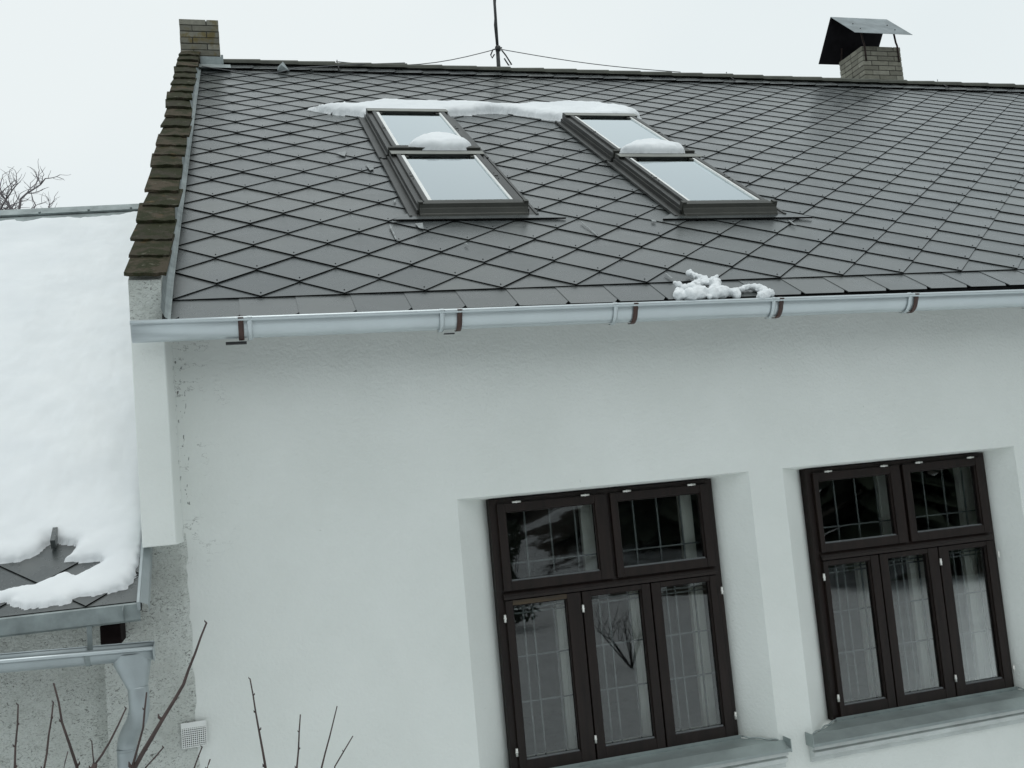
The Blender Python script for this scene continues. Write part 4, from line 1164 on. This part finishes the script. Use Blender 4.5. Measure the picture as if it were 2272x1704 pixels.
# ------------------------------------------------------------------ snow
def sdf(poly, X, Y):
    P = np.array(poly); d = np.full(X.shape, 1e9); ins = np.zeros(X.shape, bool)
    for i in range(len(P)):
        a, b_ = P[i], P[(i + 1) % len(P)]
        e = b_ - a; wx, wy = X - a[0], Y - a[1]
        t_ = np.clip((wx * e[0] + wy * e[1]) / (e @ e + 1e-12), 0, 1)
        d = np.minimum(d, np.hypot(wx - e[0] * t_, wy - e[1] * t_))
        c1 = (a[1] <= Y) != (b_[1] <= Y)
        with np.errstate(divide='ignore', invalid='ignore'):
            xi = a[0] + (Y - a[1]) * e[0] / (e[1] if abs(e[1]) > 1e-12 else 1e-12)
        ins ^= c1 & (X < xi)
    return np.where(ins, d, -d)
def snow_field(name, poly, XF, xs_, ss_, T, Rr, rag, seed, base=0.0, lump=0.3, lscale=3.0, label='', parent=None, tilt=None):
    X, S_ = np.meshgrid(np.array(xs_), np.array(ss_))
    D = sdf(poly, X, S_) + rag * 2 * fbm(X * 14, S_ * 14, seed, 4) + rag * 1.3 * fbm(X * 38, S_ * 38, seed + 7, 3)
    t_ = np.clip(D / Rr, 0, 1)
    H = T * np.sqrt(np.clip(1 - (1 - t_) ** 2, 0, 1)) * (1 + lump * 2 * fbm(X * lscale, S_ * lscale, seed + 3, 4))
    H = H + np.clip(t_, 0, 1) * 0.006 * 2 * fbm(X * 16, S_ * 16, seed + 5, 3)
    if tilt is not None: H = H * tilt(X, S_)
    H = np.where(D > 0, base + H, base - 0.012)
    ny, nx = X.shape
    keep = D > -0.03
    idx = -np.ones(ny * nx, int); mb = MB()
    use = np.zeros((ny, nx), bool)
    q = keep[:-1, :-1] & keep[1:, :-1] & keep[:-1, 1:] & keep[1:, 1:]
    use[:-1, :-1] |= q; use[1:, :-1] |= q; use[:-1, 1:] |= q; use[1:, 1:] |= q
    ids = np.nonzero(use.ravel())[0]; idx[ids] = np.arange(len(ids))
    xr, sr, hr = X.ravel(), S_.ravel(), H.ravel()
    mb.v = [XF(float(xr[i]), float(sr[i]), float(hr[i])) for i in ids]
    for j, i in zip(*np.nonzero(q)):
        a = j * nx + i
        mb.f.append([int(idx[a]), int(idx[a + 1]), int(idx[a + nx + 1]), int(idx[a + nx])])
    mb.m = [0] * len(mb.f); mb.sm = [True] * len(mb.f)
    o = mb.build(name, M['snow'], parent)
    return tag(o, label, 'snow')

# snow blanket on the lower roof
poly = [(-7, 0.433), (-1.2, 0.44), (-0.97, 0.433), (-0.819, 0.425), (-0.728, 0.481), (-0.689, 0.576), (-0.64, 0.555), (-0.555, 0.523), (-0.57, 0.452), (-0.60, 0.385), (-0.508, 0.38), (-0.429, 0.374), (-0.404, 0.343), (-0.456, 0.298), (-0.527, 0.246), (-0.586, 0.289), (-0.666, 0.235), (-0.746, 0.206), (-0.929, 0.182), (-1.05, 0.19), (-1.1, 0.15), (-0.922, 0.128), (-0.812, 0.085), (-0.74, 0.035), (-0.642, 0.040), (-0.538, 0.040), (-0.532, 0.065), (-0.438, 0.072), (-0.291, 0.111), (-0.251, 0.167), (-0.238, 0.29), (-0.222, 0.494), (-0.205, 0.66), (-0.205, 6.30), (-0.497, 6.22), (-0.912, 6.06), (-1.231, 5.96), (-1.416, 5.97), (-1.498, 5.84), (-1.612, 5.92), (-1.819, 5.84), (-3, 5.7), (-7, 5.3)]
xg = np.concatenate([np.arange(-6.4, -1.2, 0.08), np.arange(-1.2, -0.19, 0.011)])
sg = np.concatenate([np.arange(-0.03, 0.75, 0.011), np.arange(0.76, 6.36, 0.045)])
snow_field('snow_blanket', poly, NP, xg, sg, 0.085, 0.085, 0.014, 5, 0.012, 0.55, 1.5, 'thick snow blanket covering the low roof left of the parapet', None, lambda X, S_: np.clip(0.45 + 0.55 * (S_ - 0.25) / 0.7, 0.45, 1.0))
# drift above the skylights
poly = [(1.20, 4.92), (1.33, 4.78), (1.56, 4.66), (1.70, 4.58), (1.715, 4.50), (2.50, 4.53), (2.56, 4.66), (2.80, 4.76), (2.98, 4.84), (3.105, 4.88), (3.25, 4.82), (3.39, 4.74), (3.56, 4.60), (3.68, 4.52), (3.70, 4.44), (4.49, 4.48), (4.70, 4.75), (4.66, 4.84), (4.53, 5.04), (4.35, 5.14), (3.99, 5.18), (3.60, 5.12), (3.31, 5.08), (3.10, 5.09), (2.82, 5.12), (2.56, 5.10), (2.23, 5.14), (1.95, 5.18), (1.80, 5.02), (1.62, 4.98), (1.58, 5.18), (1.50, 4.97), (1.33, 4.88)]
snow_field('snow_drift', poly, RP, np.arange(1.1, 4.8, 0.016), np.arange(4.35, 5.45, 0.016), 0.085, 0.11, 0.018, 11, 0.02, 0.35, 2.5, 'long snow drift lying across the roof above the upper skylights')
# mounds resting on the upper panes
polyA = [(1.83, 2.985), (1.88, 3.12), (2.00, 3.38), (2.13, 3.56), (2.24, 3.62), (2.36, 3.46), (2.42, 3.20), (2.41, 3.02), (2.34, 2.96), (2.1, 2.945)]
snow_field('snow_mound', polyA, RP, np.arange(1.78, 2.46, 0.011), np.arange(2.9, 3.75, 0.011), 0.085, 0.10, 0.010, 21, 0.090, 0.2, 4, 'snow mound on the left upper skylight pane', None, lambda X, S_: np.clip(1.05 - 1.15 * (S_ - 2.98), 0.2, 1.05))
polyB = [(3.72, 2.87), (3.80, 3.00), (3.96, 3.20), (4.12, 3.34), (4.23, 3.36), (4.34, 3.22), (4.40, 3.0), (4.36, 2.87), (4.18, 2.85), (3.9, 2.85)]
snow_field('snow_mound', polyB, RP, np.arange(3.68, 4.45, 0.011), np.arange(2.8, 3.5, 0.011), 0.085, 0.10, 0.010, 31, 0.090, 0.2, 4, 'snow mound on the right upper skylight pane', None, lambda X, S_: np.clip(1.05 - 1.4 * (S_ - 2.88), 0.2, 1.05))
# lumpy clumps at the gutter
def clump(name, blobs, label, vox=0.006):
    mb = MB()
    for (x, s, h, r_) in blobs:
        c_ = Vector(RP(x, s, h))
        rows, cols = 7, 10; o = len(mb.v)
        mb.v.append((c_.x, c_.y, c_.z + r_))
        for i in range(1, rows):
            for j in range(cols):
                a = math.pi * i / rows; b_ = 2 * math.pi * j / cols
                mb.v.append((c_.x + r_ * math.sin(a) * math.cos(b_), c_.y + r_ * math.sin(a) * math.sin(b_), c_.z + r_ * math.cos(a)))
        mb.v.append((c_.x, c_.y, c_.z - r_)); e = len(mb.v) - 1
        for j in range(cols):
            mb.f.append([o, o + 1 + j, o + 1 + (j + 1) % cols]); mb.f.append([e, e - cols + (j + 1) % cols, e - cols + j])
        for i in range(rows - 2):
            for j in range(cols):
                a = o + 1 + i * cols; mb.f.append([a + j, a + cols + j, a + cols + (j + 1) % cols, a + (j + 1) % cols])
    mb.m = [0] * len(mb.f); mb.sm = [True] * len(mb.f)
    o = mb.build(name, M['snow'])
    rm = o.modifiers.new('remesh', 'REMESH'); rm.mode = 'VOXEL'; rm.voxel_size = vox; rm.use_smooth_shade = True
    sm_ = o.modifiers.new('smooth', 'SMOOTH'); sm_.factor = 0.5; sm_.iterations = 2
    dtex = bpy.data.textures.new('snow_grain', 'CLOUDS'); dtex.noise_scale = 0.035; dtex.noise_depth = 3
    dm = o.modifiers.new('grain', 'DISPLACE'); dm.texture = dtex; dm.strength = 0.022; dm.mid_level = 0.5; dm.texture_coords = 'GLOBAL'
    return tag(o, label, 'snow')
b1 = [(3.114, 0.048, .022), (3.131, -0.019, .024), (3.144, -0.093, .030), (3.10, -0.13, .028), (3.048, -0.162, .030), (3.0, -.19, .030), (2.947, -0.214, .030), (2.869, -0.31, .034), (2.90, -.26, .032), (2.942, -0.325, .045), (2.99, -.31, .042), (3.031, -0.297, .042), (3.212, -0.083, .028), (3.20, -0.14, .034), (3.172, -0.197, .036), (3.14, -.25, .036), (3.097, -0.319, .045), (3.196, -0.276, .036), (3.24, -0.30, .032), (3.25, -0.33, .030), (3.138, -0.13, .022), (2.951, -0.137, .024), (3.0, -.30, .045), (3.16, -.30, .042), (3.122, .015, .022), (3.138, -.055, .026)]
b2 = [(3.321, -0.235, .018), (3.348, -0.224, .018), (3.375, -0.217, .020), (3.40, -.21, .022), (3.427, -0.214, .025), (3.447, -0.25, .028), (3.455, -0.29, .030), (3.445, -0.34, .033), (3.40, -0.36, .030), (3.48, -.34, .026)]
rs = random.Random(3)
def fuzz(bl): return [(x + rs.uniform(-.006, .006), s + rs.uniform(-.006, .006), 0.03 + r_ * 0.5, r_) for x, s, r_ in bl] + [(x + rs.uniform(-r_, r_), s + rs.uniform(-r_, r_), 0.03 + r_ * rs.uniform(.3, 1.2), r_ * rs.uniform(.35, .6)) for x, s, r_ in bl for _ in range(3)]
clump('snow_clump', fuzz(b1), 'large lumpy snow clump at the eave behind the gutter')
clump('snow_clump', fuzz(b2), 'small hooked snow clump at the eave by a brown gutter strap')

# ------------------------------------------------------------------ bare tree behind the low roof
tree = empty('bare_tree', (-3.3, 12, GZ), 'leafless gnarled tree showing above the snowy low roof', 'tree')
rt = random.Random(12)
mb = MB(); mb.tube([(-3.3, 12, GZ - .2), (-3.28, 12, -2), (-3.25, 12.05, 0.5), (-3.10, 12, 3.0)], [0.20, 0.15, 0.11, 0.06], 10); mb.build('trunk', M['bark'], tree)
mb = MB()
def grow(p, d, r_, ln, depth):
    pts = [p]; rad = [r_]; n_ = 4; q = Vector(p); dv = Vector(d).normalized()
    for k in range(n_):
        dv = (dv + Vector((rt.uniform(-.32, .32), rt.uniform(-.32, .32), rt.uniform(-.2, .26)))).normalized()
        q = q + dv * ln / n_
        pts.append(tuple(q)); rad.append(r_ * (1 - 0.42 * (k + 1) / n_))
        if depth > 0 and k >= 0:
            for _ in range(1 if rt.random() < 0.75 else 2):
                sd_ = dv.cross(Vector((rt.uniform(-1, 1), rt.uniform(-1, 1), rt.uniform(-1, 1)))).normalized()
                grow(tuple(q), dv * 0.55 + sd_ * rt.uniform(.6, 1.0) + Vector((0, 0, .25)), max(r_ * 0.5, 0.004), ln * rt.uniform(.42, .62), depth - 1)
    mb.tube(pts, rad, 5 if depth else 4)
for (d, ln, r_) in (((0.20, 0.0, 1), 1.75, .034), ((-0.3, .2, 1), 1.7, .04), ((0.0, -.3, 1), 1.45, .032), ((0.38, .2, 1), 1.35, .03), ((-.7, 0, .8), 1.7, .04), ((-.1, .5, 1), 1.5, .03)):
    grow((-3.10, 12, 2.95), d, r_, ln * 0.72, 3)
mb.build('branches', M['bark_far'], tree)

# ------------------------------------------------------------------ bare shoots in front of the wall
def shoot(parent, px, r0, root, seed, Y=-2.6):
    rr = random.Random(seed)
    tip = px[0]
    pts = [(x, Y + 0.02 * rr.uniform(-1, 1), z) for x, z in px]
    low = pts[-1]
    rx, rz = root
    for k in range(1, 7):
        u_ = k / 6
        pts.append((low[0] + (rx - low[0]) * u_ ** 1.1 + 0.012 * rr.uniform(-1, 1), Y + 0.1 * u_ * rr.uniform(-1, 1), low[2] + (rz - low[2]) * u_))
    # resample with a slight wobble
    P = [Vector(p) for p in pts]; Q = []
    for i in range(len(P) - 1):
        m_ = max(2, int((P[i + 1] - P[i]).length / 0.045))
        for k in range(m_):
            Q.append(P[i].lerp(P[i + 1], k / m_) + Vector((rr.uniform(-.0018, .0018), rr.uniform(-.002, .002), 0)))
    Q.append(P[-1])
    tot = sum((Q[i + 1] - Q[i]).length for i in range(len(Q) - 1)); acc = 0; rad = []
    for i in range(len(Q)):
        rad.append(r0 * (0.42 + 0.58 * min(1, acc / 0.4) + 0.5 * max(0, acc - .4)))
        if i < len(Q) - 1: acc += (Q[i + 1] - Q[i]).length
    mb = MB(); mb.tube([tuple(q) for q in Q], rad, 6)
    sg_ = 1
    for i in range(0, min(len(Q) - 1, 22)):
        if rr.random() < 0.7:
            sg_ = -sg_; a = Q[i]
            mb.tube([tuple(a), tuple(a + Vector((sg_ * rad[i] * 1.6, -.002, rad[i] * 1.5))), tuple(a + Vector((sg_ * rad[i] * 1.9, -.002, rad[i] * 3.2)))], [rad[i] * .8, rad[i] * .75, rad[i] * .2], 5)
    mb.build('shoot', M['shoot'], parent)
s1 = empty('bare_shrub', (-0.15, -2.6, GZ), 'leafless reddish shrub shoots in front of the downpipe', 'shrub')
S1 = [([(0.168, -1.45), (0.095, -1.616), (0.008, -1.743), (-0.045, -1.821)], .0066), ([(0.0, -1.621), (-0.015, -1.714), (-0.051, -1.82)], .0052), ([(-0.058, -1.657), (-0.101, -1.739), (-0.151, -1.804)], .005), ([(0.037, -1.773), (-0.015, -1.826)], .0045), ([(-0.238, -1.562), (-0.222, -1.67), (-0.192, -1.797)], .0055), ([(-0.24, -1.612), (-0.258, -1.702), (-0.27, -1.785)], .0045), ([(-0.335, -1.61), (-0.344, -1.773)], .005), ([(-0.151, -1.731), (-0.146, -1.805)], .004), ([(-0.213, -1.75), (-0.222, -1.80)], .0032), ([(0.138, -1.789), (0.113, -1.847)], .0045), ([(0.158, -1.83), (0.147, -1.852)], .0045)]
for i_, (px, r_) in enumerate(S1): shoot(s1, px, r_, (-0.13 + 0.02 * (i_ % 3), GZ - 0.1), 40 + i_)
mb = MB(); mb.tube([(-0.142, -2.62, -1.79), (-0.155, -2.62, -1.83), (-0.16, -2.61, -2.3), (-0.14, -2.6, GZ - .1)], [0.007, 0.013, 0.016, 0.03], 8); mb.build('main_stem', M['shoot'], s1)
s2 = empty('bare_shrub', (0.42, -2.6, GZ), 'four thin leafless shoots before the white wall left of the windows', 'shrub')
S2 = [([(0.279, -1.622), (0.29, -1.721), (0.308, -1.878)], .0048), ([(0.415, -1.744), (0.392, -1.892)], .0042), ([(0.52, -1.733), (0.463, -1.904)], .0042), ([(0.559, -1.828), (0.503, -1.91)], .0038)]
for i_, (px, r_) in enumerate(S2): shoot(s2, px, r_, (0.40 + 0.02 * (i_ % 2), GZ - 0.1), 80 + i_)

# ------------------------------------------------------------------ garden behind the camera (seen as reflections in the panes)
def bush(name, loc, h, n_, seed, label, leafy):
    rr = random.Random(seed); b_ = empty(name, loc, label, 'shrub')
    mb = MB()
    for k in range(n_):
        a = rr.uniform(0, 2 * math.pi); sp = rr.uniform(.05, .8) * h
        e = Vector(loc) + Vector((math.cos(a) * sp, math.sin(a) * sp, h * rr.uniform(.6, 1)))
        m_ = Vector(loc).lerp(e, .5) + Vector((rr.uniform(-.16, .16), rr.uniform(-.16, .16), .16))
        mb.tube([loc, tuple(m_), tuple(e)], [.013, .009, .004], 5)
        for q in range(7):
            s_ = m_.lerp(e, rr.random()); mb.tube([tuple(s_), tuple(s_ + Vector((rr.uniform(-.3, .3), rr.uniform(-.3, .3), rr.uniform(.1, .45))))], [.005, .002], 4)
    mb.build('stems', M['bark'], b_)
    if leafy:
        mb = MB()
        for k in range(1500):
            a = rr.uniform(0, 2 * math.pi); z = rr.random(); r_ = math.sqrt(rr.random()) * h * .3 * (1 - .5 * z) * (0.7 + .5 * math.sin(z * 9))
            c_ = Vector(loc) + Vector((math.cos(a) * r_, math.sin(a) * r_, .15 + z * h))
            u_ = Vector((rr.uniform(-1, 1), rr.uniform(-1, 1), rr.uniform(-1, 1))).normalized() * .06; v_ = u_.orthogonal().normalized() * .035
            mb.add([tuple(c_ - u_), tuple(c_ + v_), tuple(c_ + u_), tuple(c_ - v_)], [(0, 1, 2, 3)])
        mb.build('foliage', M['ivy'], b_)
bush('garden_bush', (6.1, -8.9, GZ), 0.8, 9, 1, 'bare garden bush mirrored in the middle casement pane', False)
bush('evergreen_bush', (5.7, -14.6, GZ), 2.1, 8, 2, 'small evergreen bush mirrored in the left casement pane', True)
def spruce_mesh():
    rr = random.Random(5); mb = MB(); H_ = 9.0
    for k in range(46):
        z = 0.7 + (H_ - 0.8) * (k / 46); rad_ = 2.1 * (1 - z / H_) ** 0.8 + .12
        for q in range(10):
            a = rr.uniform(0, 2 * math.pi); r_ = rad_ * rr.uniform(.7, 1.1); wd = 0.16 + r_ * 0.13
            c_, s_ = math.cos(a), math.sin(a)
            dz = r_ * 0.32
            mb.add([(0, 0, z + .2), (c_ * r_ * .6 - s_ * wd, s_ * r_ * .6 + c_ * wd, z - dz * .5), (c_ * r_, s_ * r_, z - dz), (c_ * r_ * .6 + s_ * wd, s_ * r_ * .6 - c_ * wd, z - dz * .5)], [(0, 1, 2, 3)])
    return mb.mesh('crown', M['needle'])
sm1 = spruce_mesh()
mb = MB(); mb.tube([(0, 0, -.5), (0, 0, 8.5)], [.16, .03], 8); tm1 = mb.mesh('trunk', M['bark'])
rr = random.Random(8)
for k in range(30):
    x = -16 + k * 1.75 + rr.uniform(-.8, .8); bk = rr.choice((1.5, 4, 7, 11))
    ey = float(edge_y(x)); y = ey - bk; tt = bk / 38
    z = GZ + 0.2 + tt ** 1.15 * 15 - .3
    o = bpy.data.objects.new('spruce_tree', None); o.location = (x, y, z); o.rotation_euler = (0, 0, rr.uniform(0, 6)); o.scale = (1, 1, 1)
    COL.objects.link(o); tag(o, 'dark spruce of the wood across the garden, mirrored in the window panes', 'tree', 'spruces of the wood across the garden')
    sc_ = rr.uniform(.7, 1.25); o.scale = (sc_, sc_, sc_)
    for nm, me in (('crown', sm1), ('trunk', tm1)):
        c_ = bpy.data.objects.new(nm, me); COL.objects.link(c_); c_.parent = o
